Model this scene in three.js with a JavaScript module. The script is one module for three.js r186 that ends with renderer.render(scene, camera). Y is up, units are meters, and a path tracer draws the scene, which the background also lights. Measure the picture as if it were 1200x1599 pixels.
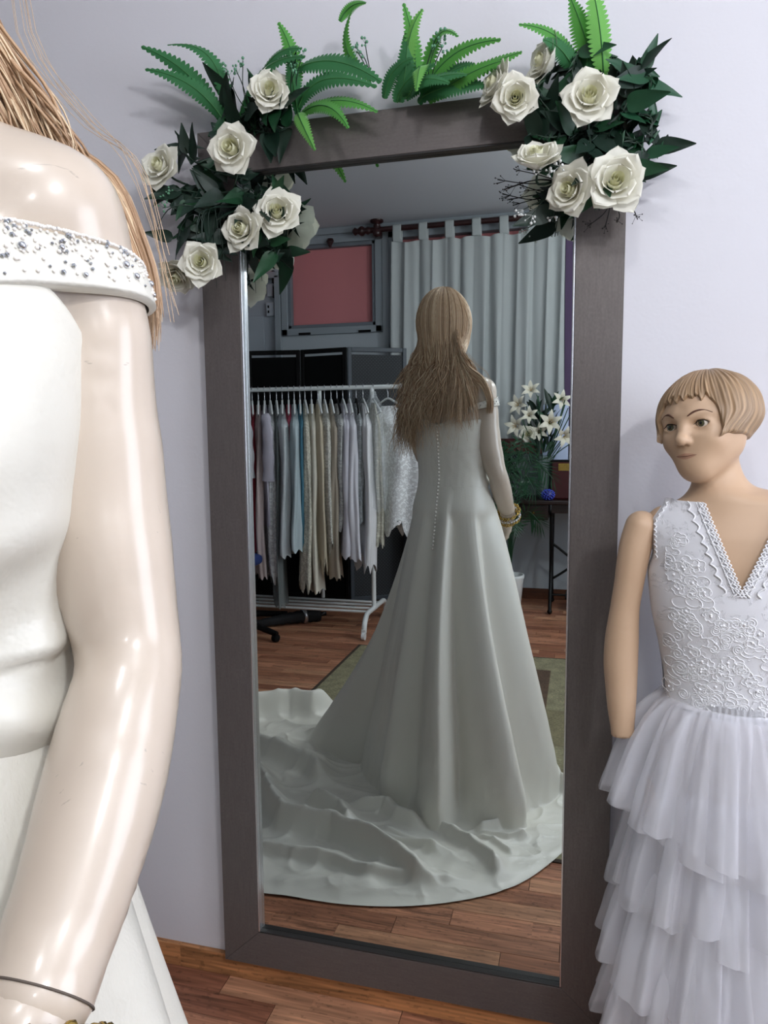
import * as THREE from 'three';
import { RoundedBoxGeometry } from 'three/addons/geometries/RoundedBoxGeometry.js';
import { mergeGeometries, mergeVertices } from 'three/addons/utils/BufferGeometryUtils.js';
import { RectAreaLightUniformsLib } from 'three/addons/lights/RectAreaLightUniformsLib.js';
import { ImprovedNoise } from 'three/addons/math/ImprovedNoise.js';

// ---------------------------------------------------------------- camera, light, exposure
const scene = new THREE.Scene();
scene.background = new THREE.Color(0x05060a);
const camera = new THREE.PerspectiveCamera(69.9, 1200 / 1599, 0.02, 40);
camera.position.set(0, 1.2734, 1.461);
camera.setRotationFromMatrix(new THREE.Matrix4().makeBasis(
  new THREE.Vector3(0.96535, -0.00836, -0.26083),
  new THREE.Vector3(-0.02015, 0.99411, -0.10646),
  new THREE.Vector3(0.26018, 0.10803, 0.9595)));
const renderer = new THREE.WebGLRenderer({ antialias: true });
renderer.toneMapping = THREE.LinearToneMapping;
renderer.toneMappingExposure = 1.0;
renderer.shadowMap.enabled = true;
// two glass globes under the ceiling, right of and behind the camera (out of the frame)
const LAMPS = [
  { p: [1.0, 2.36, 1.95], i: 3.5, r: 0.08, label: 'round white glass globe lamp hanging from the ceiling on the mirror side' },
  { p: [0.05, 2.68, 1.75], i: 1.3, r: 0.08, label: 'round white glass globe lamp close under the ceiling over the middle of the room' },
  { p: [0.95, 2.4, 3.1], i: 1.5, r: 0.06, label: 'dimmer round glass globe lamp hanging from the ceiling near the curtain' },
];
for (const l of LAMPS) {
  const lamp = new THREE.PointLight(0xfbfcff, l.i, 0, 2);
  lamp.position.set(...l.p); lamp.shadow.radius = l.r / 0.02; lamp.castShadow = true;
  lamp.shadow.mapSize.set(2048, 2048); lamp.name = 'ceiling_lamp_light';
  scene.add(lamp);
}

// daylight through the frosted window in the right wall (outside the frame)
RectAreaLightUniformsLib.init();
const DAY = { x: 1.69, y: 1.5, z: 0.95, w: 0.86, h: 1.16 };
{
  const day = new THREE.RectAreaLight(0xe9f0ff, 5.2, DAY.w, DAY.h);
  day.position.set(DAY.x - 0.02, DAY.y, DAY.z); day.lookAt(0, DAY.y, DAY.z); day.name = 'window_light'; scene.add(day);
}

// ---------------------------------------------------------------- helpers
function rng(a) { return () => { a |= 0; a = a + 0x6D2B79F5 | 0; let t = Math.imul(a ^ a >>> 15, 1 | a); t = t + Math.imul(t ^ t >>> 7, 61 | t) ^ t; return ((t ^ t >>> 14) >>> 0) / 4294967296; }; }
const noise = new ImprovedNoise();
const V = (x, y, z) => new THREE.Vector3(x, y, z);
const { sin, cos, abs, min, max, PI, hypot, pow, exp, sqrt, atan2, floor, tanh } = Math;
const TAU = 2 * PI, R = d => d * PI / 180;
const clamp = (x, a = 0, b = 1) => min(b, max(a, x));
const lerp = (a, b, t) => a + (b - a) * t;
const sst = (a, b, x) => { const t = clamp((x - a) / (b - a)); return t * t * (3 - 2 * t); };
const smin = (a, b, k) => { const h = max(k - abs(a - b), 0) / k; return min(a, b) - h * h * k * 0.25; };
const smax = (a, b, k) => -smin(-a, -b, k);
const used = {};
function numbered(n) { used[n] = (used[n] ?? -1) + 1; return used[n] ? n + '_' + String(used[n]).padStart(3, '0') : n; }
function thing(name, label, category, [x, y, z] = [0, 0, 0], turn = 0, group) {
  const o = new THREE.Group(); o.name = numbered(name); scene.add(o);
  o.position.set(x, y, z); o.rotation.y = turn;
  o.userData = { label, category }; if (group) o.userData.group = group;
  return o;
}
function obj(name, geo, mat, parent = scene) {
  const g = Array.isArray(geo) ? merge(geo) : geo;
  const m = new THREE.Mesh(g, mat); m.name = parent === scene ? numbered(name) : name; parent.add(m); return m;
}
function tag(o, label, category, group) { o.userData = { ...o.userData, label, category }; if (group) o.userData.group = group; return o; }
function struct(name, geo, mat, parent = scene) { const m = obj(name, geo, mat, parent); if (parent === scene) m.userData.kind = 'structure'; return m; }
function stuff(m) { m.userData.kind = 'stuff'; return m; }
function dup(root, label, group) { const r = root.clone(); r.name = numbered(root.name.replace(/_\d{3}$/, '')); r.userData = { ...root.userData }; if (label) r.userData.label = label; if (group) r.userData.group = group; scene.add(r); return r; }
function merge(list) {
  const has = list.every(g => g.attributes.uv);
  return mergeGeometries(list.map(g => {
    let q = g.index ? g.toNonIndexed() : g.clone();
    for (const k of Object.keys(q.attributes)) if (!(k === 'position' || k === 'normal' || k === 'color' || (k === 'uv' && has))) q.deleteAttribute(k);
    return q;
  }));
}
function box(w, h, d, x = 0, y = 0, z = 0, bev = 0.003) {
  const g = bev > 0 ? new RoundedBoxGeometry(w, h, d, 2, min(bev, w / 2.1, h / 2.1, d / 2.1)) : new THREE.BoxGeometry(w, h, d);
  // uv in metres
  const p = g.attributes.position, n = g.attributes.normal, uv = g.attributes.uv;
  for (let i = 0; i < p.count; i++) {
    const ax = abs(n.getX(i)), ay = abs(n.getY(i)), az = abs(n.getZ(i));
    if (ay >= ax && ay >= az) uv.setXY(i, p.getX(i) + x, p.getZ(i) + z);
    else if (ax >= az) uv.setXY(i, p.getZ(i) + z, p.getY(i) + y); else uv.setXY(i, p.getX(i) + x, p.getY(i) + y);
  }
  return g.translate(x, y, z);
}
function grid(nu, nv, f, closedU = false) {
  // f(i, j, out) with i in 0..nu (u), j in 0..nv (v)
  const cols = closedU ? nu : nu + 1, P = new Float32Array(cols * (nv + 1) * 3), U = new Float32Array(cols * (nv + 1) * 2), I = [], o = V();
  for (let j = 0; j <= nv; j++) for (let i = 0; i < cols; i++) {
    const uv = f(i / nu, j / nv, o), k = j * cols + i;
    P[3 * k] = o.x; P[3 * k + 1] = o.y; P[3 * k + 2] = o.z;
    U[2 * k] = uv ? uv[0] : i / nu; U[2 * k + 1] = uv ? uv[1] : j / nv;
  }
  for (let j = 0; j < nv; j++) for (let i = 0; i < nu; i++) {
    const a = j * cols + i, b = j * cols + (i + 1) % cols, c = a + cols, d = b + cols;
    I.push(a, b, d, a, d, c);
  }
  const g = new THREE.BufferGeometry();
  g.setAttribute('position', new THREE.BufferAttribute(P, 3)); g.setAttribute('uv', new THREE.BufferAttribute(U, 2));
  g.setIndex(I); g.computeVertexNormals(); return g;
}
// tube along points with varying radius; sec = [scaleSide, scaleNormal]
function tube(pts, rad, seg = 8, caps = true, flat = 1, upHint = V(0.13, 0.2, 0.97)) {
  const n = pts.length, P = [], U = [], I = [];
  let N = upHint.clone(), len = 0;
  for (let i = 0; i < n; i++) {
    const T = V().subVectors(pts[min(i + 1, n - 1)], pts[max(i - 1, 0)]).normalize();
    N.addScaledVector(T, -N.dot(T)); if (N.lengthSq() < 1e-8) N.set(T.y, T.z, T.x).addScaledVector(T, -(T.y * T.x + T.z * T.y + T.x * T.z)); N.normalize();
    const B = V().crossVectors(T, N), r = typeof rad === 'function' ? rad(i / (n - 1)) : rad;
    if (i) len += pts[i].distanceTo(pts[i - 1]);
    for (let k = 0; k < seg; k++) {
      const a = k / seg * TAU, c = cos(a) * r * flat, s = sin(a) * r;
      P.push(pts[i].x + N.x * c + B.x * s, pts[i].y + N.y * c + B.y * s, pts[i].z + N.z * c + B.z * s); U.push(k / seg * TAU * r, len);
    }
    if (i) for (let k = 0; k < seg; k++) { const a = (i - 1) * seg + k, b = (i - 1) * seg + (k + 1) % seg; I.push(a, b, b + seg, a, b + seg, a + seg); }
  }
  if (caps) for (const e of [0, n - 1]) {
    const c = P.length / 3; P.push(pts[e].x, pts[e].y, pts[e].z); U.push(0, 0);
    for (let k = 0; k < seg; k++) { const a = e * seg + k, b = e * seg + (k + 1) % seg; e ? I.push(a, b, c) : I.push(b, a, c); }
  }
  const g = new THREE.BufferGeometry();
  g.setAttribute('position', new THREE.Float32BufferAttribute(P, 3)); g.setAttribute('uv', new THREE.Float32BufferAttribute(U, 2));
  g.setIndex(I); g.computeVertexNormals(); return g;
}
const curve = (pts, n) => new THREE.CatmullRomCurve3(pts.map(p => Array.isArray(p) ? V(...p) : p), false, 'centripetal').getPoints(n);
const lathe = (prof, seg = 24) => new THREE.LatheGeometry(prof.map(p => new THREE.Vector2(p[0], p[1])), seg);
const cyl = (r0, r1, h, x, y, z, seg = 16) => new THREE.CylinderGeometry(r0, r1, h, seg).translate(x, y, z);
const ball = (r, x, y, z, a = 12, b = 8) => new THREE.SphereGeometry(r, a, b).translate(x, y, z);
// smooth periodic / clamped table lookup
function table(rows, x, k = 1) {
  let i = 0; while (i < rows.length - 2 && x > rows[i + 1][0]) i++;
  const a = rows[max(i - 1, 0)], b = rows[i], c = rows[i + 1], d = rows[min(i + 2, rows.length - 1)];
  const h = c[0] - b[0], t = clamp((x - b[0]) / h), sl = (p, q, r) => { // monotone slope
    const s1 = q[0] === p[0] ? 0 : (q[k] - p[k]) / (q[0] - p[0]), s2 = r[0] === q[0] ? 0 : (r[k] - q[k]) / (r[0] - q[0]);
    return s1 * s2 <= 0 ? 0 : 2 * s1 * s2 / (s1 + s2);
  };
  const m0 = sl(a, b, c) * h, m1 = sl(b, c, d) * h, t2 = t * t, t3 = t2 * t;
  return (2 * t3 - 3 * t2 + 1) * b[k] + (t3 - 2 * t2 + t) * m0 + (3 * t2 - 2 * t3) * c[k] + (t3 - t2) * m1;
}
// surface nets on a signed distance field, vertices pulled on to the surface, gradient normals
function sdfMesh(sdf, lo, hi, h, uvOf) {
  const n = [0, 1, 2].map(k => Math.ceil((hi[k] - lo[k]) / h) + 1), [nx, ny, nz] = n, F = new Float32Array(nx * ny * nz);
  for (let k = 0, q = 0; k < nz; k++) for (let j = 0; j < ny; j++) for (let i = 0; i < nx; i++, q++) F[q] = sdf(lo[0] + i * h, lo[1] + j * h, lo[2] + k * h);
  const id = (i, j, k) => i + nx * (j + ny * k), map = new Int32Array(nx * ny * nz).fill(-1), P = [], I = [];
  for (let k = 0; k < nz - 1; k++) for (let j = 0; j < ny - 1; j++) for (let i = 0; i < nx - 1; i++) {
    const c = []; let neg = 0;
    for (let q = 0; q < 8; q++) { const v = F[id(i + (q & 1), j + (q >> 1 & 1), k + (q >> 2))]; c.push(v); if (v < 0) neg++; }
    if (neg === 0 || neg === 8) continue;
    let x = 0, y = 0, z = 0, m = 0;
    for (let a = 0; a < 8; a++) for (const b of [1, 2, 4]) if (!(a & b)) {
      const e = a | b; if (c[a] < 0 === c[e] < 0) continue;
      const t = c[a] / (c[a] - c[e]);
      x += (a & 1) + (b === 1 ? t : 0); y += (a >> 1 & 1) + (b === 2 ? t : 0); z += (a >> 2) + (b === 4 ? t : 0); m++;
    }
    map[id(i, j, k)] = P.length / 3; P.push(lo[0] + (i + x / m) * h, lo[1] + (j + y / m) * h, lo[2] + (k + z / m) * h);
  }
  const quad = (a, b, c, d, flip) => { if (a < 0 || b < 0 || c < 0 || d < 0) return; flip ? I.push(a, c, b, a, d, c) : I.push(a, b, c, a, c, d); };
  for (let k = 1; k < nz - 1; k++) for (let j = 1; j < ny - 1; j++) for (let i = 1; i < nx - 1; i++) {
    const v = F[id(i, j, k)] < 0;
    if (v !== F[id(i + 1, j, k)] < 0) quad(map[id(i, j - 1, k - 1)], map[id(i, j, k - 1)], map[id(i, j, k)], map[id(i, j - 1, k)], !v);
    if (v !== F[id(i, j + 1, k)] < 0) quad(map[id(i - 1, j, k - 1)], map[id(i - 1, j, k)], map[id(i, j, k)], map[id(i, j, k - 1)], !v);
    if (v !== F[id(i, j, k + 1)] < 0) quad(map[id(i - 1, j - 1, k)], map[id(i, j - 1, k)], map[id(i, j, k)], map[id(i - 1, j, k)], !v);
  }
  const Nn = new Float32Array(P.length), U = new Float32Array(P.length / 3 * 2), e = h * 0.12;
  for (let q = 0; q < P.length; q += 3) {
    let gx, gy, gz, L;
    for (let it = 0; it < 3; it++) {
      const [x, y, z] = [P[q], P[q + 1], P[q + 2]], d = sdf(x, y, z);
      gx = sdf(x + e, y, z) - sdf(x - e, y, z); gy = sdf(x, y + e, z) - sdf(x, y - e, z); gz = sdf(x, y, z + e) - sdf(x, y, z - e);
      L = hypot(gx, gy, gz) || 1;
      if (it < 2) { const s = clamp(d / (L / (2 * e)), -h * 0.6, h * 0.6) / L; P[q] -= gx * s; P[q + 1] -= gy * s; P[q + 2] -= gz * s; }
    }
    Nn[q] = gx / L; Nn[q + 1] = gy / L; Nn[q + 2] = gz / L;
    const uv = uvOf ? uvOf(P[q], P[q + 1], P[q + 2]) : [P[q] + P[q + 2], P[q + 1]];
    U[q / 3 * 2] = uv[0]; U[q / 3 * 2 + 1] = uv[1];
  }
  const g = new THREE.BufferGeometry();
  g.setAttribute('position', new THREE.Float32BufferAttribute(P, 3)); g.setAttribute('normal', new THREE.BufferAttribute(Nn, 3)); g.setAttribute('uv', new THREE.BufferAttribute(U, 2));
  g.setIndex(I); return g;
}
// round cone between a and b
function cone(ax, ay, az, ra, bx, by, bz, rb) {
  const dx = bx - ax, dy = by - ay, dz = bz - az, l2 = dx * dx + dy * dy + dz * dz || 1e-9;
  return (x, y, z) => { const t = clamp(((x - ax) * dx + (y - ay) * dy + (z - az) * dz) / l2); return hypot(x - ax - dx * t, y - ay - dy * t, z - az - dz * t) - lerp(ra, rb, t); };
}
const ell = (cx, cy, cz, rx, ry, rz) => { const m = min(rx, ry, rz); return (x, y, z) => { const k0 = hypot((x - cx) / rx, (y - cy) / ry, (z - cz) / rz), k1 = hypot((x - cx) / rx / rx, (y - cy) / ry / ry, (z - cz) / rz / rz); return k1 < 1e-6 ? -m : k0 * (k0 - 1) / k1; }; };
// textures
function tex(w, h, f, srgb = true) {
  const d = new Uint8Array(w * h * 4);
  for (let y = 0; y < h; y++) for (let x = 0; x < w; x++) { const c = f(x, y, x / w, y / h), k = 4 * (y * w + x); d[k] = clamp(c[0], 0, 255); d[k + 1] = clamp(c[1], 0, 255); d[k + 2] = clamp(c[2], 0, 255); d[k + 3] = c[3] === undefined ? 255 : clamp(c[3], 0, 255); }
  const t = new THREE.DataTexture(d, w, h); t.wrapS = t.wrapT = THREE.RepeatWrapping; t.magFilter = THREE.LinearFilter; t.minFilter = THREE.LinearMipmapLinearFilter; t.generateMipmaps = true;
  if (srgb) t.colorSpace = THREE.SRGBColorSpace; t.needsUpdate = true; return t;
}
const rep = (t, x, y) => { const c = t.clone(); c.repeat.set(x, y); c.needsUpdate = true; return c; };
const std = (o) => new THREE.MeshPhysicalMaterial({ side: THREE.DoubleSide, ...o });
// noise that tiles over p lattice cells
function tn(x, y, p, s) { const f = (a, b) => noise.noise(a, b, s), u = x / p, v = y / p; return f(x, y) * (1 - u) * (1 - v) + f(x - p, y) * u * (1 - v) + f(x, y - p) * (1 - u) * v + f(x - p, y - p) * u * v; }
// ---------------------------------------------------------------- materials
const grainTex = tex(512, 128, (x, y, u, v) => {
  const w = tn(u * 6, v * 6, 6, 1.3) * 0.5, a = tn((u * 3 + w * 0.3) % 3, (v * 24 + w * 2 + 24) % 24, 24, 4.4), b = tn(u * 8, v * 64, 64, 8.1), c = tn(u * 40, v * 64, 64, 2.2);
  const k = 0.84 + a * 0.26 + b * 0.24 + (c > 0.28 ? -0.13 : 0);
  return [236 * k, 222 * k, 212 * k];
});
const fineBump = tex(256, 256, (x, y, u, v) => { const k = 128 + 60 * tn(u * 32, v * 32, 32, 1.1) + 50 * tn(u * 64, v * 64, 64, 5.2); return [k, k, k]; }, false);
const weaveBump = tex(128, 128, (x, y) => { const k = 128 + 70 * (sin(x / 128 * TAU * 32) * ((y >> 1) & 1 ? 1 : -1)) + 30 * sin(y / 128 * TAU * 32); return [k, k, k]; }, false);
const plasterBump = tex(512, 512, (x, y, u, v) => { const k = 128 + 50 * tn(u * 12, v * 12, 12, 1.1) + 45 * tn(u * 48, v * 48, 48, 5.2) + 40 * tn(u * 110, v * 110, 110, 3.2); return [k, k, k]; }, false);
const brushTex = tex(256, 256, (x, y, u, v) => { const k = 0.93 + 0.07 * tn(u * 120, v * 60, 120, 2.1) + 0.05 * tn(u * 90, v * 8, 90, 7.1); return [255 * k, 253 * k, 251 * k]; });
const M = {
  wall: std({ color: 0xdbdadf, roughness: 0.78, bumpMap: rep(plasterBump, 1.6, 1.6), bumpScale: 0.0007 }),
  ceiling: std({ color: 0xc3c6cc, roughness: 0.9 }),
  rearWall: std({ color: 0xa9b0b5, roughness: 0.8, bumpMap: plasterBump, bumpScale: 0.0008 }),
  paint: std({ color: 0x8d959b, roughness: 0.55 }),
  door: std({ color: 0xa4abb2, roughness: 0.5 }),
  pink: std({ color: 0xc67c7e, roughness: 0.75, bumpMap: rep(fineBump, 3, 3), bumpScale: 0.0004 }),
  wood: std({ color: 0xe2a873, map: rep(grainTex, 1.1, 3), roughness: 0.5 }),
  frame: std({ color: 0x746e6c, map: rep(brushTex, 3, 3), roughness: 0.42, metalness: 0.35 }),
  silver: std({ color: 0xd8dade, roughness: 0.25, metalness: 0.9 }),
  mirror: std({ color: 0xd6dddb, roughness: 0.0, metalness: 1.0 }),
  darkWood: std({ color: 0x2c1712, map: rep(grainTex, 1, 2), roughness: 0.4 }),
  rodWood: std({ color: 0x2a1112, roughness: 0.35 }),
  iron: std({ color: 0x0d0d0e, roughness: 0.5, metalness: 0.5 }),
  black: std({ color: 0x060607, roughness: 0.7, specularIntensity: 0.4 }),
  blackGloss: std({ color: 0x070708, roughness: 0.15 }),
  whiteMetal: std({ color: 0xd9dddc, roughness: 0.35 }),
  whitePlastic: std({ color: 0xdadedd, roughness: 0.3 }),
  skin: std({ color: 0xc9bcae, roughness: 0.3, clearcoat: 0.42, clearcoatRoughness: 0.14 }),
  satin: std({ color: 0xd9d6cb, roughness: 0.36, sheen: 0.2, sheenColor: 0xf2f4f6, sheenRoughness: 0.4, bumpMap: rep(fineBump, 6, 6), bumpScale: 0.0006 }),
  pearl: std({ color: 0xeee9e2, roughness: 0.2, clearcoat: 0.6 }),
  crystal: std({ color: 0xc9ccd2, roughness: 0.06, metalness: 0.85 }),
  gold: std({ color: 0xb79a54, roughness: 0.22, metalness: 0.95 }),
  girlSkin: std({ color: 0xc9a98b, roughness: 0.5 }),
  leaf: std({ color: 0x1b4429, roughness: 0.45 }),
  leafDeep: std({ color: 0x10291d, roughness: 0.5 }),
  leafIvy: std({ color: 0x1e4a30, roughness: 0.45 }),
  fern: std({ color: 0x4f9a3c, roughness: 0.5, transmission: 0.25, thickness: 0 }),
  fernDeep: std({ color: 0x2a6f3c, roughness: 0.5, transmission: 0.2, thickness: 0 }),
  stem: std({ color: 0x1d3324, roughness: 0.6 }),
  petal: std({ color: 0xf0eee0, roughness: 0.7, sheen: 0.2, transmission: 0.22, thickness: 0 }),
  petalInner: std({ color: 0xecebcb, roughness: 0.7, transmission: 0.22, thickness: 0 }),
};
M.fern.roughness = M.fernDeep.roughness = 0.75;

// ---------------------------------------------------------------- the room
const ZB = 4.19, CEIL = 2.86, X0 = -3.3, X1 = 1.7;
struct('wall_front', box(X1 - X0 + 0.2, CEIL, 0.12, (X0 + X1) / 2, CEIL / 2, -0.06, 0), M.wall);
struct('wall_left', box(0.12, CEIL, ZB, X0 - 0.06, CEIL / 2, ZB / 2, 0), M.rearWall);
{
  const a = DAY.z - DAY.w / 2 - .04, b = DAY.z + DAY.w / 2 + .04, c = DAY.y - DAY.h / 2 - .04, d = DAY.y + DAY.h / 2 + .04, x = X1 + 0.06;
  struct('wall_right', [box(.12, CEIL, a, x, CEIL / 2, a / 2, 0), box(.12, CEIL, ZB - b, x, CEIL / 2, (ZB + b) / 2, 0), box(.12, c, b - a, x, c / 2, DAY.z, 0), box(.12, CEIL - d, b - a, x, (CEIL + d) / 2, DAY.z, 0)], M.wall);
  const w = new THREE.Group(); w.name = 'window_3'; w.userData.kind = 'structure'; scene.add(w);
  obj('window_frame', [box(.08, d - c, .04, x - .03, DAY.y, a + .02, .004), box(.08, d - c, .04, x - .03, DAY.y, b - .02, .004), box(.08, .04, b - a, x - .03, c + .02, DAY.z, .004), box(.08, .04, b - a, x - .03, d - .02, DAY.z, .004)], M.paint, w);
  obj('window_pane', box(.006, DAY.h, DAY.w, X1 + .008, DAY.y, DAY.z, 0), new THREE.MeshStandardMaterial({ color: 0xdfe8f0, emissive: 0xe9f0ff, emissiveIntensity: 1.4, roughness: .6 }), w);
}
struct('ceiling', box(X1 - X0 + 0.2, 0.12, ZB + 0.2, (X0 + X1) / 2, CEIL + 0.06, ZB / 2, 0), M.ceiling);
struct('baseboard_front', box(X1 - X0, 0.055, 0.013, (X0 + X1) / 2, 0.0275, 0.0065, 0.002), M.wood);
struct('baseboard_rear', box(X1 + 2.36, 0.08, 0.014, (X1 - 2.36) / 2, 0.04, ZB - 0.007, 0.002), std({ color: 0x6f452c, map: rep(grainTex, 1.1, 3), roughness: 0.5 }));
// rear wall with a door opening and two window openings
{
  const parts = [], D = 0.12, z = ZB + D / 2;
  const seg = (xa, xb, ya, yb) => parts.push(box(xb - xa, yb - ya, D, (xa + xb) / 2, (ya + yb) / 2, z, 0));
  seg(X0 - 0.1, -3.16, 0, CEIL); seg(-3.16, -2.40, 2.52, CEIL); seg(-2.40, -2.36, 0, CEIL);
  seg(-2.36, -1.52, 0, 2.05); seg(-2.36, -1.52, 2.80, CEIL); seg(-1.52, -1.47, 0, CEIL);
  seg(-1.47, -0.13, 0, 1.05); seg(-1.47, -0.13, 2.80, CEIL); seg(-0.13, X1 + 0.1, 0, CEIL);
  struct('wall_rear', parts, M.rearWall);
  struct('trim_1', box(X1 - X0, 0.05, 0.03, (X0 + X1) / 2, CEIL - 0.025, ZB - 0.015, 0.006), M.paint);
  // door
  const d = new THREE.Group(); d.name = 'door_1'; d.userData.kind = 'structure'; scene.add(d);
  obj('door_leaf', [box(0.72, 2.5, 0.04, -2.78, 1.26, ZB + 0.05, 0.004)], M.door, d);
  obj('door_panel', [box(0.5, 0.95, 0.012, -2.78, 1.75, ZB + 0.026, 0.005)], M.door, d);
  obj('door_panel', [box(0.5, 0.75, 0.012, -2.78, 0.6, ZB + 0.026, 0.005)], M.door, d);
  obj('door_frame', [box(0.05, 2.53, 0.14, -2.39, 1.265, ZB + 0.045, 0.004), box(0.05, 2.53, 0.14, -3.165, 1.265, ZB + 0.045, 0.004), box(0.8, 0.05, 0.14, -2.78, 2.535, ZB + 0.045, 0.004)], M.paint, d);
  obj('door_handle', [box(0.03, 0.16, 0.012, -2.47, 1.05, ZB + 0.02, 0.003), tube(curve([[-2.47, 1.08, ZB + 0.01], [-2.47, 1.08, ZB - 0.04], [-2.52, 1.08, ZB - 0.045], [-2.58, 1.08, ZB - 0.045]], 12), 0.009, 8)], M.silver, d);
  const bolt = obj('door_bolt', [box(0.05, 0.1, 0.03, -2.46, 2.42, ZB + 0.012, 0.004), box(0.07, 0.11, 0.035, -2.46, 2.27, ZB + 0.012, 0.006)], M.door, d);
  obj('bolt_bar', [box(0.018, 0.1, 0.04, -2.425, 2.52, ZB, 0.004), box(0.018, 0.09, 0.04, -2.42, 2.4, ZB, 0.004), cyl(0.008, 0.008, 0.02, -2.475, 2.29, ZB - 0.002).rotateX(0), cyl(0.008, 0.008, 0.02, -2.475, 2.25, ZB - 0.002)], M.black, bolt);
}
function windowUnit(n, xa, xb, ya, yb, bar) {
  const w = new THREE.Group(); w.name = 'window_' + n; w.userData.kind = 'structure'; scene.add(w);
  const fr = 0.055, z = ZB;
  obj('window_frame', [box(fr, yb - ya, 0.09, xa + fr / 2, (ya + yb) / 2, z + 0.025, 0.006), box(fr, yb - ya, 0.09, xb - fr / 2, (ya + yb) / 2, z + 0.025, 0.006),
    box(xb - xa, fr, 0.09, (xa + xb) / 2, ya + fr / 2, z + 0.025, 0.006), box(xb - xa, fr, 0.09, (xa + xb) / 2, yb - fr / 2, z + 0.025, 0.006),
    ...bar.map(x => box(0.06, yb - ya, 0.09, x, (ya + yb) / 2, z + 0.025, 0.006))], M.paint, w);
  const s = 0.028, a = xa + fr, b = xb - fr, c = ya + fr, e = yb - fr;
  if (!bar.length) obj('sash', [box(s, e - c, 0.05, a + s / 2, (c + e) / 2, z + 0.02, 0.004), box(s, e - c, 0.05, b - s / 2, (c + e) / 2, z + 0.02, 0.004), box(b - a, s, 0.05, (a + b) / 2, c + s / 2, z + 0.02, 0.004), box(b - a, s, 0.05, (a + b) / 2, e - s / 2, z + 0.02, 0.004)], std({ color: 0x6d747b, roughness: 0.5 }), w);
  obj('pane', box(b - a - 0.004, e - c - 0.004, 0.006, (a + b) / 2, (c + e) / 2, z + 0.05, 0), M.pink, w);
  return w;
}
{
  const w = windowUnit(1, -2.36, -1.52, 2.05, 2.80, []);
  obj('latch', [cyl(0.022, 0.03, 0.02, -1.93, 2.765, ZB - 0.026, 12), lathe([[0, -0.05], [0.01, -0.045], [0.014, -0.03], [0.026, -0.01], [0.03, 0], [0, 0]], 12).translate(-1.93, 2.755, ZB - 0.035)], M.rodWood, w);
  for (const x of [-2.16, -1.66]) obj('hinge', box(0.1, 0.018, 0.012, x, 2.06, ZB - 0.024, 0.003), M.black, w);
  windowUnit(2, -1.47, -0.13, 1.05, 2.80, [-0.8]);
  obj('window_rail', box(1.34, 0.05, 0.06, -0.8, 1.93, ZB + 0.01, 0.004), M.paint, scene.getObjectByName('window_2'));
}
// floor: slab and laminate strips, the ones in view separate pieces
{
  const slab = struct('floor', box(X1 - X0 + 0.2, 0.1, ZB + 0.2, (X0 + X1) / 2, -0.056, ZB / 2, 0), std({ color: 0x3a2014, roughness: 0.7 }));
  const tones = [0xd9a284, 0xc99275, 0xe6b492, 0xb88269, 0xd09a7c].map((c, k) => { const t = rep(grainTex, 1.4, 3.2); t.offset.set(k * 0.23, k * 0.41); return std({ color: c, map: t, roughness: 0.42, specularIntensity: 0.55 }); });
  const r = rng(5), W = 0.066, L = 0.42, rest = tones.map(() => []);
  const zones = [[-1.3, 0.45, 0, 0.82], [-2.15, -0.95, 1.5, 3.45], [-0.35, 0.1, 2.5, 4.2]];
  const geos = [0, 1, 2, 3].map(k => { const g = box(L - 0.0012, 0.006, W - 0.0008, 0, 0, 0, 0.0006), u = g.attributes.uv; for (let i = 0; i < u.count; i++) u.setXY(i, u.getX(i) + k * 0.37, u.getY(i) + k * 0.21); return g; });
  for (let j = 0; j * W < ZB; j++) {
    const off = (j % 3) * 0.14 + floor(j / 3) * 0.19 % L;
    for (let i = -1; X0 + i * L + off < X1; i++) {
      const x = X0 + (i + 0.5) * L + off, z = (j + 0.5) * W, t = floor(r() * 5), k = floor(r() * 4);
      if (x - L / 2 < X0 - 0.09 || x + L / 2 > X1 + 0.09) { rest[t].push(geos[k].clone().translate(x, -0.003, z)); continue; }
      const seen = zones.some(q => x + L / 2 > q[0] && x - L / 2 < q[1] && z > q[2] && z < q[3]);
      if (seen) { const m = obj('floor_strip', geos[k], tones[t], slab); m.position.set(x, -0.003, z); } else rest[t].push(geos[k].clone().translate(x, -0.003, z));
    }
  }
  rest.forEach((l, t) => { if (l.length) stuff(obj('floor_strips', l, tones[t], slab)); });
}
// lamp globes on ceiling rods
for (const l of LAMPS) {
  const t = thing('ceiling_lamp', l.label, 'lamp', l.p);
  obj('globe', new THREE.SphereGeometry(0.12, 32, 20), new THREE.MeshStandardMaterial({ color: 0xffffff, emissive: 0xfbfcff, emissiveIntensity: 4 }), t);
  obj('rod', cyl(0.008, 0.008, CEIL - l.p[1] - 0.11, 0, (CEIL - l.p[1] + 0.11) / 2, 0), M.silver, t);
  obj('canopy', cyl(0.05, 0.06, 0.03, 0, CEIL - l.p[1] - 0.015, 0, 24), M.whitePlastic, t);
}
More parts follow.
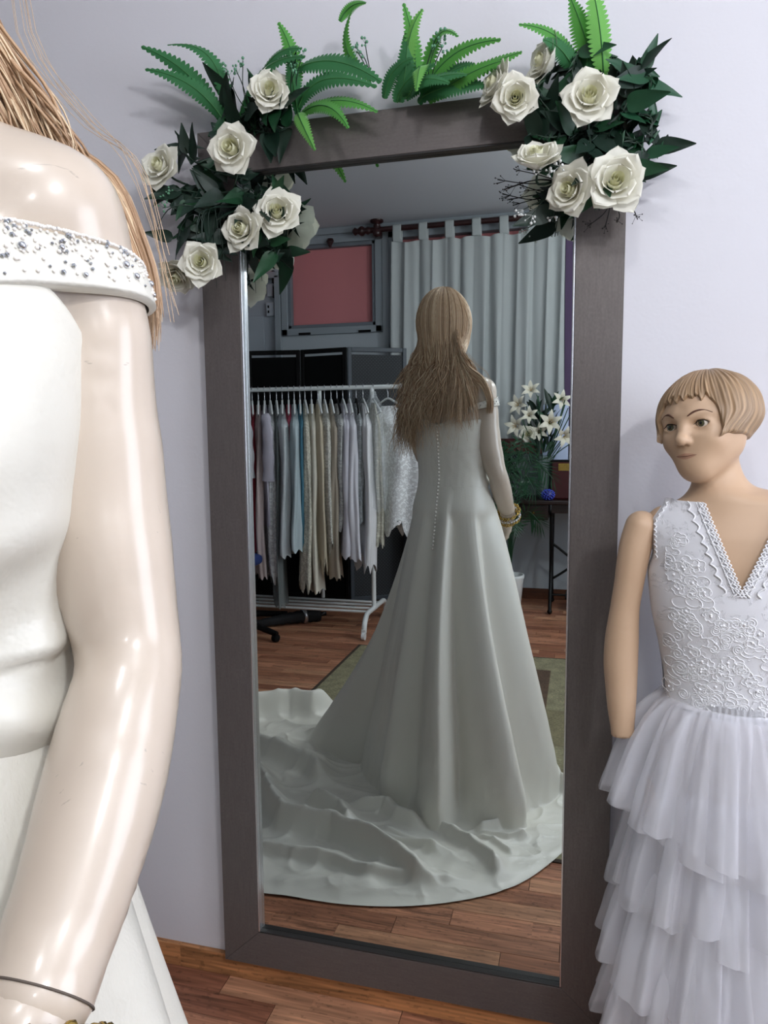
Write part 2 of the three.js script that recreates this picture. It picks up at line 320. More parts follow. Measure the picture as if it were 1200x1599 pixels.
// ---------------------------------------------------------------- the mirror
{
  const xl = -0.7798, xr = 0.0667, yt = 1.889, yb = 0.0575, il = -0.6931, ir = -0.0204, it = 1.8037, ib = 0.1392, zf = 0.032;
  const t = thing('wall_mirror', 'tall wall mirror in a wide flat grey-brown frame, reflecting the room', 'mirror', [(xl + xr) / 2, yb, 0]);
  const ox = -(xl + xr) / 2, oy = -yb;
  const rail = (pts, len) => { const s = new THREE.Shape(pts.map(p => new THREE.Vector2(p[0] + ox, p[1] + oy))); return new THREE.ExtrudeGeometry(s, { depth: zf - 0.003, bevelEnabled: true, bevelSize: 0.0012, bevelThickness: 0.0015, bevelSegments: 2, bevelOffset: -0.0012 }).translate(0, 0, 0.0015); };
  obj('frame_stile', rail([[xl, yb], [il, ib], [il, it], [xl, yt]]), M.frame, t);
  obj('frame_stile', rail([[xr, yb], [xr, yt], [ir, it], [ir, ib]]), M.frame, t);
  const across = M.frame.clone(); across.map = M.frame.map.clone(); across.map.rotation = PI / 2;
  obj('frame_rail', rail([[xl, yb], [xr, yb], [ir, ib], [il, ib]]), across, t);
  obj('frame_rail', rail([[xl, yt], [il, it], [ir, it], [xr, yt]]), across, t);
  obj('mirror_glass', box(ir - il - 0.001, it - ib - 0.001, 0.004, (il + ir) / 2 + ox, (it + ib) / 2 + oy, 0.016, 0), M.mirror, t);
  const e = 0.0035, zz = 0.025;
  for (const x of [il + e / 2, ir - e / 2]) obj('inner_edging', box(e, it - ib, 0.014, x + ox, (it + ib) / 2 + oy, zz, 0.001), M.silver, t);
  const eg = std({ color: 0x2a2827, roughness: 0.4 });
  for (const y of [ib + e / 2, it - e / 2]) obj('inner_edging', box(ir - il, e, 0.014, (il + ir) / 2 + ox, y + oy, zz, 0.001), eg, t);
}
// ---------------------------------------------------------------- the bridal mannequin
const BO = [-0.437, 0, 1.1], PHI = R(20), CP = cos(PHI), SP = sin(PHI);
const toW = (l, y, f) => V(BO[0] + l * CP + f * SP, y, BO[2] - l * SP + f * CP);
const toL = (x, z) => [(x - BO[0]) * CP - (z - BO[2]) * SP, (x - BO[0]) * SP + (z - BO[2]) * CP];
//            y     half width, front, back
const TORSO = [[0.84, .165, .11, .12], [0.95, .148, .10, .112], [1.02, .137, .095, .10], [1.085, .119, .085, .085], [1.13, .116, .083, .08], [1.2, .122, .09, .085], [1.27, .132, .1, .092], [1.32, .138, .1, .094], [1.37, .138, .085, .085], [1.42, .125, .062, .07], [1.455, .085, .05, .058], [1.5, .045, .045, .05]];
function torso(x, y, z) {
  const yy = clamp(y, 0.84, 1.5), [l, f] = toL(x, z);
  const a = table(TORSO, yy, 1), b = f > 0 ? table(TORSO, yy, 2) : table(TORSO, yy, 3);
  let d = (pow(pow(abs(l) / a, 2.2) + pow(abs(f) / b, 2.2), 1 / 2.2) - 1) * min(a, b) * 0.9;
  d = smax(d, max(0.84 - y, y - 1.47), 0.02);
  return d;
}
const bustL = (() => { const p = toW(0.066, 1.265, 0.072), q = toW(-0.066, 1.265, 0.072); const e1 = ell(p.x, p.y, p.z, .055, .06, .05), e2 = ell(q.x, q.y, q.z, .055, .06, .05); return (x, y, z) => min(e1(x, y, z), e2(x, y, z)); })();
const torsoBust = (x, y, z) => smin(torso(x, y, z), bustL(x, y, z), 0.05);
// the left arm, joint by joint from the shoulder to the wrist
const ARM = [[-.330, 1.408, 1.055, .036], [-.320, 1.385, 1.047, .034], [-.309, 1.36, 1.041, .038], [-.304, 1.335, 1.041, .0385], [-.305, 1.31, 1.042, .041], [-.306, 1.285, 1.043, .044], [-.304, 1.264, 1.044, .0455], [-.301, 1.227, 1.047, .0465], [-.296, 1.203, 1.051, .046], [-.29, 1.174, 1.055, .0437], [-.2825, 1.148, 1.059, .0402], [-.278, 1.134, 1.063, .039], [-.274, 1.12, 1.071, .039], [-.2715, 1.104, 1.083, .0405], [-.27, 1.088, 1.094, .0418], [-.268, 1.077, 1.103, .042], [-.266, 1.062, 1.115, .0415], [-.263, 1.045, 1.131, .0395], [-.26, 1.027, 1.149, .037], [-.258, 1.011, 1.167, .035], [-.254, 1.0, 1.183, .0332]];
const chain = (pts, sub = 4) => {
  const cv = new THREE.CatmullRomCurve3(pts.map(p => V(p[0], p[1], p[2]))), rt = pts.map((p, i) => [i, p[3]]), n = (pts.length - 1) * sub, q = [], c = [];
  for (let i = 0; i <= n; i++) { const p = cv.getPoint(i / n); q.push([p.x, p.y, p.z, table(rt, i / sub)]); }
  for (let i = 0; i < n; i++) c.push(cone(...q[i], ...q[i + 1]));
  const ys = q.map(p => p[1] - p[3]), lo = min(...ys) - .05, hi = max(...q.map(p => p[1] + p[3])) + .05;
  return (x, y, z) => { if (y < lo || y > hi) return max(lo - y, y - hi) + .05; let d = 9; for (const f of c) { const e = f(x, y, z); if (e < d) d = e; } return d; };
};
ARM.forEach((a, i) => { if (i > 1) a[3] *= 0.835; });
const armL = chain(ARM);
const rp = (l, y, f, r) => { const p = toW(l, y, f); return [p.x, p.y, p.z, r]; };
const armR = chain([rp(-.145, 1.41, 0, .045), rp(-.152, 1.34, .01, .04), rp(-.158, 1.26, .045, .042), rp(-.155, 1.17, .09, .037), rp(-.12, 1.13, .14, .037), rp(-.05, 1.09, .19, .03), rp(-.02, 1.075, .21, .027)]);
const HL = -0.026, HF = -0.012; // the head leans a little to her right
const headC = toW(HL, 1.635, 0.005 + HF);
const [hx, hz] = [headC.x, headC.z];
const headParts = (() => {
  const at = (l, y, f) => { const k = sst(1.5, 1.6, y), p = toW(l + HL * k, y, f + HF * k); return [p.x, p.y, p.z]; };
  const skull = ell(...at(0, 1.655, -.006), .073, .085, .073), face = ell(...at(0, 1.61, .03), .055, .075, .058), jaw = cone(...at(0, 1.56, .06), .022, ...at(0, 1.6, .03), .05);
  const nose = cone(...at(0, 1.645, .083), .008, ...at(0, 1.612, .1), .01), lip = cone(...at(-.016, 1.585, .082), .007, ...at(.016, 1.585, .082), .007);
  const eyes = [-1, 1].map(s => ell(...at(s * .03, 1.642, .086), .014, .01, .012));
  const neck = cone(...at(0, 1.58, -.008), .046, ...at(0, 1.43, -.004), .05), sh = [-1, 1].map(s => cone(...at(s * .04, 1.445, -.006), .034, ...at(s * .125, 1.413, -.004), .034));
  return (x, y, z) => {
    let d = smin(smin(skull(x, y, z), face(x, y, z), .03), jaw(x, y, z), .03);
    d = smin(d, nose(x, y, z), .012); d = smin(d, lip(x, y, z), .008);
    for (const e of eyes) d = smax(d, -e(x, y, z), .01);
    d = smin(d, neck(x, y, z), .03);
    for (const s of sh) d = smin(d, s(x, y, z), .03);
    return d;
  };
})();
const bodySDF = (x, y, z) => {
  let d = torsoBust(x, y, z) + 0.045 * (1 - sst(0.95, 1.08, y)) + 0.002;
  if (y > 1.36) d = smin(d, headParts(x, y, z), 0.03); else if (y > 1.3) d = smin(d, headParts(x, y, z) + (1.36 - y) * 1.5, 0.03);
  d = smin(d, armL(x, y, z), y > 1.3 ? lerp(0.012, 0.028, sst(1.33, 1.4, y)) : 0.012);
  d = smin(d, armR(x, y, z), y > 1.3 ? lerp(0.012, 0.028, sst(1.33, 1.4, y)) : 0.012);
  return d;
};
const bodyTop = (x, y, z) => smin(smin(torsoBust(x, y, z), armL(x, y, z), .02), armR(x, y, z), .02);
const scuffTex = (() => {
  const r = rng(77), spots = []; for (let i = 0; i < 26; i++) spots.push([r() * 512, r() * 512, 0.5 + r() * 1.4, r() * 3.14, 1 + r() * 3.2]);
  return tex(512, 512, (x, y, u, v) => { let k = 1 - 0.015 * abs(tn(u * 10, v * 10, 10, 3)); for (const s of spots) { const dx = x - s[0], dy = y - s[1], a = dx * cos(s[3]) + dy * sin(s[3]), b = -dx * sin(s[3]) + dy * cos(s[3]); if (abs(a) < s[2] * s[4] && abs(b) < s[2] * 0.7 && noise.noise(x * .9, y * .9, 3) > -0.15) k *= 0.88; } return [255 * k, 253 * k, 250 * k]; });
})();
M.skin.map = rep(scuffTex, 5, 5);
const bride = thing('bridal_mannequin', 'tall cream bridal mannequin in an ivory satin gown with a long train', 'mannequin', BO);
const toLocal = (g, o = BO) => g.translate(-o[0], -o[1], -o[2]);
obj('body', toLocal(sdfMesh(bodySDF, [-.68, .83, .9], [-.2, 1.76, 1.34], 0.009)), M.skin, bride);
// left hand: a separate piece plugged into the wrist
function handGeo(mir) {
  // local: wrist at origin, fingers along -y, palm faces -x (towards the thigh), thumb side +z
  const F = [];
  const fingers = [[.024, .074, .0082], [.008, .082, .0086], [-.008, .076, .0082], [-.022, .06, .0072]];
  for (const [z, L, r] of fingers) {
    const b = [-.004, -.078 + abs(z) * .25, z], c = [-.012, b[1] - L * .42, z * 1.08], d = [-.026, b[1] - L * .74, z * 1.1], e = [-.041, b[1] - L * .93, z * 1.08];
    F.push([...b, r * 1.08, ...c, r], [...c, r, ...d, r * .9], [...d, r * .9, ...e, r * .78]);
  }
  const palm = [[0, .002, 0, .0245, 0, -.012, 0, .023], [0, -.012, .008, .02, -.003, -.078, .018, .0105], [0, -.012, -.006, .02, -.003, -.076, -.016, .01], [0, -.03, 0, .018, -.004, -.076, 0, .011], [-.004, -.02, .014, .017, -.012, -.05, .034, .0115], [-.012, -.05, .034, .0115, -.02, -.08, .04, .0095], [-.02, -.08, .04, .0095, -.026, -.1, .039, .0078]];
  const P = palm.map(a => cone(a[0], a[1], a[2], a[3], a[4], a[5], a[6], a[7])), Q = F.map(a => cone(...a));
  const s = (x, y, z) => { let d = 9; for (const p of P) d = smin(d, p(x, y, z), .014); for (let i = 0; i < Q.length; i += 3) { let e = 9; for (let k = 0; k < 3; k++) e = smin(e, Q[i + k](x, y, z), .003); d = smin(d, e, .006); } return d; };
  return sdfMesh(s, [-.07, -.18, -.05], [.045, .05, .065], 0.0032);
}
{
  const g = handGeo(), dir = V(.005, -.86, .5).normalize(), q = new THREE.Quaternion().setFromUnitVectors(V(0, -1, 0), dir).multiply(new THREE.Quaternion().setFromAxisAngle(V(0, 1, 0), -0.25));
  g.applyQuaternion(q).translate(-.2535, .992, 1.194);
  obj('hand', toLocal(g), M.skin, bride);
  const seam = curve([...Array(25)].map((_, k) => { const a = k / 24 * TAU, n = V(.03, -.62, .78).normalize(), u = V(1, 0, 0).addScaledVector(n, -n.x).normalize(), w = V().crossVectors(n, u); return V(-.2538, .9992, 1.184).addScaledVector(u, .0279 * cos(a)).addScaledVector(w, .0279 * sin(a)); }), 48);
  obj('wrist_seam', toLocal(tube(seam, 0.0006, 5)), std({ color: 0x5a5048, roughness: 0.8 }), bride);
}
// ---- gown
const gown = new THREE.Group(); gown.name = 'gown'; bride.add(gown);
function march(dx, dz, y, sdf, off, cx = BO[0], cz = BO[2], r0 = 0.34) { let r = r0; for (let i = 0; i < 60; i++) { const d = sdf(cx + dx * r, y, cz + dz * r) - off; if (d < 1e-4) break; r -= d * 0.8; if (r < 0.02) break; } return r; }
const gownTop = a => { // upper edge of the bodice by angle from the front
  const c = cos(a); return 1.315 + 0.048 * sst(-0.1, 0.4, c) - 0.012 * sst(0.2, 1, -c);
};
const bodice = grid(200, 60, (u, v, o) => {
  const a = u * TAU, dl = sin(a), df = cos(a), dx = dl * CP + df * SP, dz = -dl * SP + df * CP;
  const y = lerp(1.05, gownTop(a), v);
  const fade = sst(0, .16, v); let r = march(dx, dz, y, torsoBust, 0.0015 + 0.004 * fade);
  const front = sst(-0.15, 0.5, df), l = r * dl;
  // draped pleats over the front and the side
  const ph = (y - 1.14) / 0.026 - (l * 1.2) / 0.05 * (y > 1.14 ? 1 : -0.6), pl = pow(0.5 + 0.5 * sin(ph * 2.2 + 1.2 * sin(l * 14)), 2);
  r += fade * front * (0.009 * pl * sst(1.02, 1.07, y) * (1 - sst(1.2, 1.25, y)));
  r += 0.0012 * noise.noise(a * 5, y * 30, 1);
  if (v > 0.98) r -= 0.0035 * (v - 0.98) / 0.02;
  o.set(BO[0] + dx * r, y, BO[2] + dz * r); return [a * 0.13, y];
}, true);
obj('bodice', toLocal(bodice), M.satin, gown);
// skirt and train: one cloth from the hip to the hem
const RF = [[-184, .36], [-177, .34], [-166, .31], [-145, .265], [-128, .295], [-110, .315], [-98, .325], [-80, .325], [-62, .345], [-40, .345], [-20, .352], [5, .365], [42, .37], [90, .40], [120, .49], [140, .6], [152, .66], [161, .672], [168, .58], [173, .43], [176, .36], [183, .34], [194, .31]];
const RH = [[-193, 1.07], [-177, 1.04], [-160, 1.0], [-142, .97], [-127, .93], [-117, .872], [-112, .83], [-102, .782], [-94, .748], [-81, .696], [-65, .637], [-50, .57], [-41, .54], [-19, .475], [0, .42], [7, .40], [42, .45], [90, .48], [116, .72], [132, .91], [151, 1.06], [167, 1.07], [183, 1.04], [200, 1.0]];
const RIDGES = [ // polylines on the floor, height, width in front, width behind
  { p: [[-.9, .82], [-.83, .79], [-.75, .745], [-.70, .67], [-.68, .63]], h: .05, w: .035 },
  { p: [[-1.3, 1.02], [-1.12, .92], [-.98, .72], [-.91, .645], [-.73, .63], [-.57, .548], [-.43, .468], [-.34, .46]], h: .062, w: .04 },
  { p: [[-.76, .815], [-.62, .825], [-.556, .768], [-.445, .723]], h: .04, w: .03 },
  { p: [[-.47, .78], [-.39, .73], [-.326, .689], [-.23, .604], [-.206, .53]], h: .033, w: .028 },
  { p: [[-1.05, .56], [-.92, .505], [-.77, .496], [-.68, .489], [-.565, .447], [-.4, .47], [-.22, .525]], h: .03, w: .03 },
  { p: [[-1.46, 1.3], [-1.36, 1.46], [-1.26, 1.55], [-1.15, 1.56], [-1.05, 1.66]], h: .075, w: .06 },
  { p: [[-1.3, 1.2], [-1.21, 1.14], [-.95, 1.02], [-.877, .92]], h: .055, w: .05 },
  { p: [[-1.1, 1.3], [-1.0, 1.42], [-.93, 1.5]], h: .03, w: .05 },
  { p: [[-.10, 1.09], [-.05, 1.1], [.0, 1.08]], h: .05, w: .035 },
  { p: [[-.31, .76], [-.24, .8], [-.2, .87]], h: .03, w: .022 }, { p: [[-.31, .75], [-.2, .75], [-.13, .78]], h: .022, w: .018 }, { p: [[-.31, .74], [-.22, .7], [-.17, .66]], h: .02, w: .018 },
  { p: [[-.84, .36], [-.7, .395], [-.5, .42]], h: .012, w: .03 }, { p: [[-.62, .72], [-.5, .66], [-.36, .6]], h: .022, w: .03 },
];
function trainH(x, z) {
  let h = 0.005;
  for (const q of RIDGES) {
    let best = 9, bt = 0, side = 0;
    for (let i = 0; i < q.p.length - 1; i++) {
      const [ax, az] = q.p[i], [bx, bz] = q.p[i + 1], dx = bx - ax, dz = bz - az, t = clamp(((x - ax) * dx + (z - az) * dz) / (dx * dx + dz * dz)), d = hypot(x - ax - dx * t, z - az - dz * t);
      if (d < best) { best = d; bt = (i + t) / (q.p.length - 1); side = (x - ax) * dz - (z - az) * dx; }
    }
    const w = q.w * (side > 0 ? 0.6 : 1.5), tap = sst(-0.02, 0.22, bt) * (1 - sst(0.8, 1.02, bt)) * 0.9 + 0.1;
    const b = sqrt(best * best / w / w + .1) - .316; if (b < 3) h = smax(h, 1.55 * q.h * tap * exp(-b * 1.15 - b * b * 0.35), 0.02);
  }
  { const n1 = noise.noise(x * 4.2 + 1.7 * noise.noise(x * 2, z * 2, 3), z * 5.5, 8.3), n2 = noise.noise(x * 7 - z * 3, z * 8 + x * 2, 1.9); h += 0.016 * pow(1 - abs(n1), 7) * sst(-.2, .35, noise.noise(x * 2.3, z * 2.3, 6)) + 0.008 * pow(1 - abs(n2), 8); }
  h += 0.0015 + 0.007 * noise.noise(x * 6, z * 6, 2.2) + 0.0035 * noise.noise(x * 15 + 3, z * 15, 5.1) + 0.0018 * noise.noise(x * 34, z * 34, 7.7);
  return max(h, 0.0068);
}
const FOLDT = [[-186, 0], [-158, .01], [-138, .02], [-113, -.03], [-89, .04], [-76, -.034], [-47, .042], [-33, -.02], [-6, .02], [10, -.012], [34, .004], [48, -.014], [75, .012], [92, -.016], [122, .025], [135, -.01], [150, .015], [174, 0], [202, .01]];
const PT = [[-200, 1.3], [-177, 1.0], [-130, .95], [-90, 1.05], [-45, 1.3], [-20, 1.05], [8, .64], [30, .75], [60, .95], [120, 1.2], [161, 1.6], [175, 1.1], [190, 1.0]];
const angd = (a, b) => { let d = (a - b) % 360; if (d > 180) d -= 360; if (d < -180) d += 360; return d; };
const HIP = 1.09, RSTEP = 0.56;
const wrapA = a => a; // degrees in [-180, 180)
const hipRing = []; for (let k = 0; k < 720; k++) { const a = R(k / 2 - 180); hipRing.push(march(cos(a), sin(a), HIP, torsoBust, 0.003)); }
const skirtGeo = grid(640, 230, (u, v, o) => {
  const deg = u * 360 - 180, a = R(deg), cx = cos(a), cz = sin(a);
  const rf = table(RF, deg), rh = max(table(RH, deg), rf + 0.03), r0 = hipRing[floor(u * 720) % 720];
  let r, y;
  if (v < RSTEP) {
    const t = pow(v / RSTEP, 1.1), p = table(PT, deg), e = 0.025;
    const g = (pow(t + e, p) - pow(e, p)) / (pow(1 + e, p) - pow(e, p));
    r = r0 + (rf - r0) * g;
    const f = table(FOLDT, deg + 2.2 * sin(t * 5));
    r += f * pow(t, 0.85) * (1 - 0.35 * sst(0.9, 1, t)) * 1.9;
    r += t * (0.006 * noise.noise(a * 3, t * 3, 1.7) + 0.003 * noise.noise(a * 9, t * 8, 4.7) * sst(0.2, 0.7, t) + 0.003 * noise.noise(a * 12 + t * 9, t * 14, 9.1) * sst(0.55, 0.95, t));
    y = HIP * (1 - t);
    if (y > 0.88) r = smax(r, march(cx, cz, y, torsoBust, 0.0035) - 0.07 * (1 - sst(0.86, 1.02, y)), 0.012);
    const x = BO[0] + cx * r, z = BO[2] + cz * r; if (y < 0.15) y = smax(y, trainH(x, z) - 0.004, 0.03);
  } else {
    const t = (v - RSTEP) / (1 - RSTEP); r = rf + (rh - rf) * t;
    const f = table(FOLDT, deg + 2.2 * sin(5));
    r += f * 1.9 * 0.65 * (1 - sst(0, 0.5, t));
    const x = BO[0] + cx * r, z = BO[2] + cz * r; y = trainH(x, z);
    if (t < 0.2) y = lerp(smax(0, y - 0.004, 0.03), y, sst(0, 0.2, t));
    y = lerp(y, max(y * 0.35, 0.0055), sst(0.86, 1, t) * (deg > 120 || deg < -165 ? 0.2 : 1));
  }
  o.set(BO[0] + cx * r, y, BO[2] + cz * r); return [a * 0.4, r + (1.09 - y)];
}, true);
obj('skirt', toLocal(skirtGeo), M.satin, gown);
// off-shoulder collar round torso and both arms
const collarY = a => { // a from the front, positive to her left
  const s = abs(angd(a * 180 / PI, 0)); // 0 front .. 180 back
  return [table([[0, 1.372], [40, 1.385], [62, 1.392], [85, 1.388], [105, 1.375], [125, 1.352], [150, 1.318], [180, 1.300]], s), table([[0, 1.325], [40, 1.338], [62, 1.353], [85, 1.358], [105, 1.351], [125, 1.333], [150, 1.302], [180, 1.288]], s)];
};
const collarPt = (a, v, off, o) => {
  const dl = sin(a), df = cos(a), dx = dl * CP + df * SP, dz = -dl * SP + df * CP, [t, b] = collarY(a), y = lerp(b, t, v);
  const r = march(dx, dz, y, bodyTop, off); o.set(BO[0] + dx * r, y, BO[2] + dz * r); return o;
};
const collar = grid(240, 14, (u, v, o) => { const vv = clamp((v - 0.08) / 0.84); collarPt(u * TAU, vv, v < 0.08 || v > 0.92 ? 0.0015 : 0.0065, o); return [u * 1.2, v * 0.06]; }, true);
obj('collar', toLocal(collar), M.satin, gown);
{
  const r = rng(21), pearls = [], stones = [], o = V(), pg = new THREE.IcosahedronGeometry(1, 1), sg = new THREE.IcosahedronGeometry(1, 0);
  const put = (list, a, v, s, off = 0.008) => { collarPt(a, v, off, o); list.push((list === stones ? sg : pg).clone().scale(s, s, s).translate(o.x, o.y, o.z)); };
  for (let i = 0; i < 520; i++) put(pearls, R(-110 + i / 520 * 235), 0.985 + r() * 0.02, 0.0009 + r() * 0.0005, 0.0068);
  for (let i = 0; i < 900; i++) { const v = 1 - pow(r(), 1.7) * 0.75; put(pearls, R(-110 + r() * 240), v, 0.0006 + r() * 0.0007, 0.0068); }
  for (let i = 0; i < 260; i++) put(stones, R(-60 + r() * 175), 1 - pow(r(), 1.4) * 0.8, 0.0009 + r() * 0.0009, 0.0068);
  // beaded lower edge over the bust
  for (let i = 0; i < 260; i++) { const a = R(-75 + i / 260 * 133), q = V(); collarPt(a, 0.02 + 0.1 * r(), 0.008, q); pearls.push(pg.clone().scale(.0013, .0013, .0013).translate(q.x + (r() - .5) * .003, q.y + (r() - .5) * .004, q.z + (r() - .5) * .003)); }
  stuff(obj('pearl_beads', toLocal(merge(pearls)), M.pearl, gown)); stuff(obj('sequins', toLocal(merge(stones)), M.crystal, gown));
  for (const [a, v, s] of [[48, .72, .0042], [55, .45, .0026], [66, .62, .0042], [74, .7, .003], [86, .66, .0038], [88, .48, .0036], [96, .62, .0036], [58, .8, .003], [78, .3, .0026], [94, .28, .0028], [103, .3, .0026], [40, .55, .003], [30, .68, .0034], [20, .5, .003], [112, .6, .0028]]) {
    collarPt(R(a), v, 0.007, o); const m = obj('crystal', new THREE.IcosahedronGeometry(s * 0.6, 1), M.crystal, gown); m.position.set(o.x - BO[0], o.y, o.z - BO[2]);
  }
  // covered buttons down the back
  const bt = [];
  for (let i = 0; i < 34; i++) {
    const y = lerp(1.285, 0.88, i / 33), a = PI + R(2 * (i / 33)); let dx = sin(a) * CP + cos(a) * SP, dz = -sin(a) * SP + cos(a) * CP, rr;
    if (y > HIP) rr = march(dx, dz, y, torsoBust, 0.008);
    else { const deg = atan2(dz, dx) * 180 / PI, rf = table(RF, deg), t = 1 - y / HIP, p = table(PT, deg); rr = march(dx, dz, HIP, torsoBust, .006); rr += (rf - rr) * (pow(t + .025, p) - pow(.025, p)) / (pow(1.025, p) - pow(.025, p)) + table(FOLDT, deg + 2.2 * sin(t * 5)) * 1.9 * pow(t, .85) + 0.003; }
    bt.push(new THREE.SphereGeometry(0.0045, 8, 6).translate(BO[0] + dx * rr, y, BO[2] + dz * rr));
  }
  stuff(obj('button_row', toLocal(merge(bt)), M.pearl, gown));
}
// ---- wig
{
  const r = rng(9), wig = new THREE.Group(); wig.name = 'wig'; bride.add(wig);
  const tones = [0xb59474, 0xcbae8d, 0x9c7c5f, 0xdac2a2].map(c => std({ color: c, roughness: 0.42, sheen: 0.3, sheenColor: 0xffe8cc }));
  const locks = tones.map(() => []), fine = [];
  const HC = [HL, 1.642, HF];
  const skull = (th, el, k = 1) => [HC[0] + .085 * k * sin(th) * cos(el), HC[1] + .112 * k * sin(el), HC[2] - .1 * k * cos(th) * cos(el)];
  const backF = (l, y) => { // how far back the hair lies on the body
    const yy = clamp(y, 1.0, 1.5), b = table(TORSO, yy, 3) + 0.012, a = table(TORSO, yy, 1);
    const sh = abs(l) / max(a, 0.14); return -b * sqrt(max(0.05, 1 - min(1, sh * sh * 0.9))) - 0.006;
  };
  function strand(th, spread, endY, endL, wave, lift, n = 26, outer = 0) {
    const pts = [], ph = r() * 6, ph2 = r() * 6, e0 = R(72 + r() * 16);
    for (let i = 0; i <= n; i++) {
      const t = i / n; let l, y, f;
      if (t < 0.36) { const el = lerp(e0, R(-22), t / 0.36), q = skull(th, el, 1 + lift + 0.05 * t); l = q[0]; y = q[1]; f = q[2]; }
      else {
        const s = (t - 0.36) / 0.64, q = skull(th, R(-22), 1 + lift + 0.018); l = lerp(q[0], endL, sst(0, 1, s) * 0.75 + 0.25 * s); y = lerp(q[1], endY, s);
        const fb = backF(l, y) - outer - lift * 0.06; f = lerp(q[2], fb, sst(0, 0.45, s));
        
        const wv = wave * sst(0.1, 0.8, s); l += wv * sin(s * 8 + ph); f += wv * 0.6 * sin(s * 10 + ph2);
      }
      pts.push(toW(l, y, f));
    }
    return pts;
  }
  for (let i = 0; i < 3100; i++) {
    const g = floor(i / 7), gr = rng(g + 50), th = clamp(((gr() * 2 - 1) * 2.1) + (r() - .5) * .12, -2.1, 2.1), side = clamp(th / 1.75, -1, 1), gl = (gr() - .5) * .07, go = gr() * .02, gw = (.007 + gr() * .024) * (th > .5 ? .3 : 1), ge = gr(), end = 1.455 - pow(ge, 1.1) * 0.155 - r() * .03 - (th < -0.5 ? 0.1 * ge : 0);
    const endL = th > 1.0 ? 0.05 + gr() * 0.085 : lerp(-0.175, 0.105, (side + 1) / 2) + gl + (r() - 0.5) * 0.014;
    const pts = strand(th, 0, end, endL, gw, gr() * 0.07 - 0.02 + r() * .012, 26, go + r() * 0.006);
    const w = (0.0008 + r() * 0.0013) * (th > .5 ? .7 : 1); locks[floor(r() * 4)].push(tube(pts, t => w * (1 - 0.8 * sst(0.75, 1, t)), 4, false, 0.7));
  }
  // long lock over the back of the left shoulder
  for (let i = 0; i < 460; i++) {
    const s0 = r(), b = (r() - .5), c = r(), e = r(), pts = curve([toW(...skull(1.25 - c * .8, R(62 + 20 * s0), .94)), toW(...skull(1.2 - c * .75, R(30), .94)), toW(...skull(1.15 - c * .7, R(-6), .97)), toW(.07 - c * .03, 1.552 + b * .02, -.056 - e * .022), toW(.108 - c * .035, 1.486 - c * .004, -.068 - e * .014), toW(.148 - c * .03, 1.452 - c * .012, -.056 - e * .012), toW(.166 - c * .024, 1.413, -.05 + b * .01), toW(.176 - c * .02, 1.378, -.046 + b * .012), toW(.18 - c * .022 - e * .006, 1.362 - e * .032, -.043 + b * .014)], 24);
    locks[floor(r() * 4)].push(tube(pts, t => (0.0006 + 0.0007 * s0) * (0.04 + 0.96 * sst(.18 + .2 * c, .5 + .2 * e, t)) * (1 - 0.8 * sst(.8, 1, t)), 4, false, .8));
  }
  for (let i = 0; i < 160; i++) {
    const th = (r() * 2 - 1) * 1.6, pts = strand(th, 0, 1.42 - r() * 0.22, lerp(-.17, .1, r()), 0.012 + r() * 0.018, 0.04 + r() * 0.05, 22, r() * 0.02);
    fine.push(tube(pts, 0.00035, 3, false));
  }
  for (let i = 0; i < 7; i++) { const c = r(), pts = curve([toW(.06, 1.7, -.04), toW(.085 + c * .01, 1.62, -.05), toW(.075 + c * .02, 1.552, -.08), toW(.12 + c * .012, 1.49 + r() * .01, -.068), toW(.155 + r() * .012, 1.457 + r() * .01, -.056), toW(.178 + r() * .012, 1.40 - r() * .05, -.05)], 18); fine.push(tube(pts, 0.00025, 3, false)); }
  tones.forEach((m, k) => obj('hair_locks', toLocal(merge(locks[k])), m, wig));
  stuff(obj('loose_hair', toLocal(merge(fine)), tones[1], wig));
  const cap = grid(40, 24, (u, v, o) => { const th = lerp(-2.25, 2.25, u), el = lerp(R(90), R(-30), v), q = skull(th, el, 0.985); const p = toW(...q); o.copy(p); });
  obj('cap', toLocal(cap), tones[2], wig);
  const under = grid(30, 24, (u, v, o) => { const y = lerp(1.62, 1.40, v), l = HL * (1 - .3 * v) + lerp(-1, 1, u) * lerp(.075, .1, v) - 0.015 * v; const f = lerp(HF - .085 * sqrt(1 - .8 * pow(2 * u - 1, 2)), backF(l, y) + .008, sst(0, .5, v)); o.copy(toW(l, y, f)); });
  obj('under_layer', toLocal(under), tones[2], wig);
}
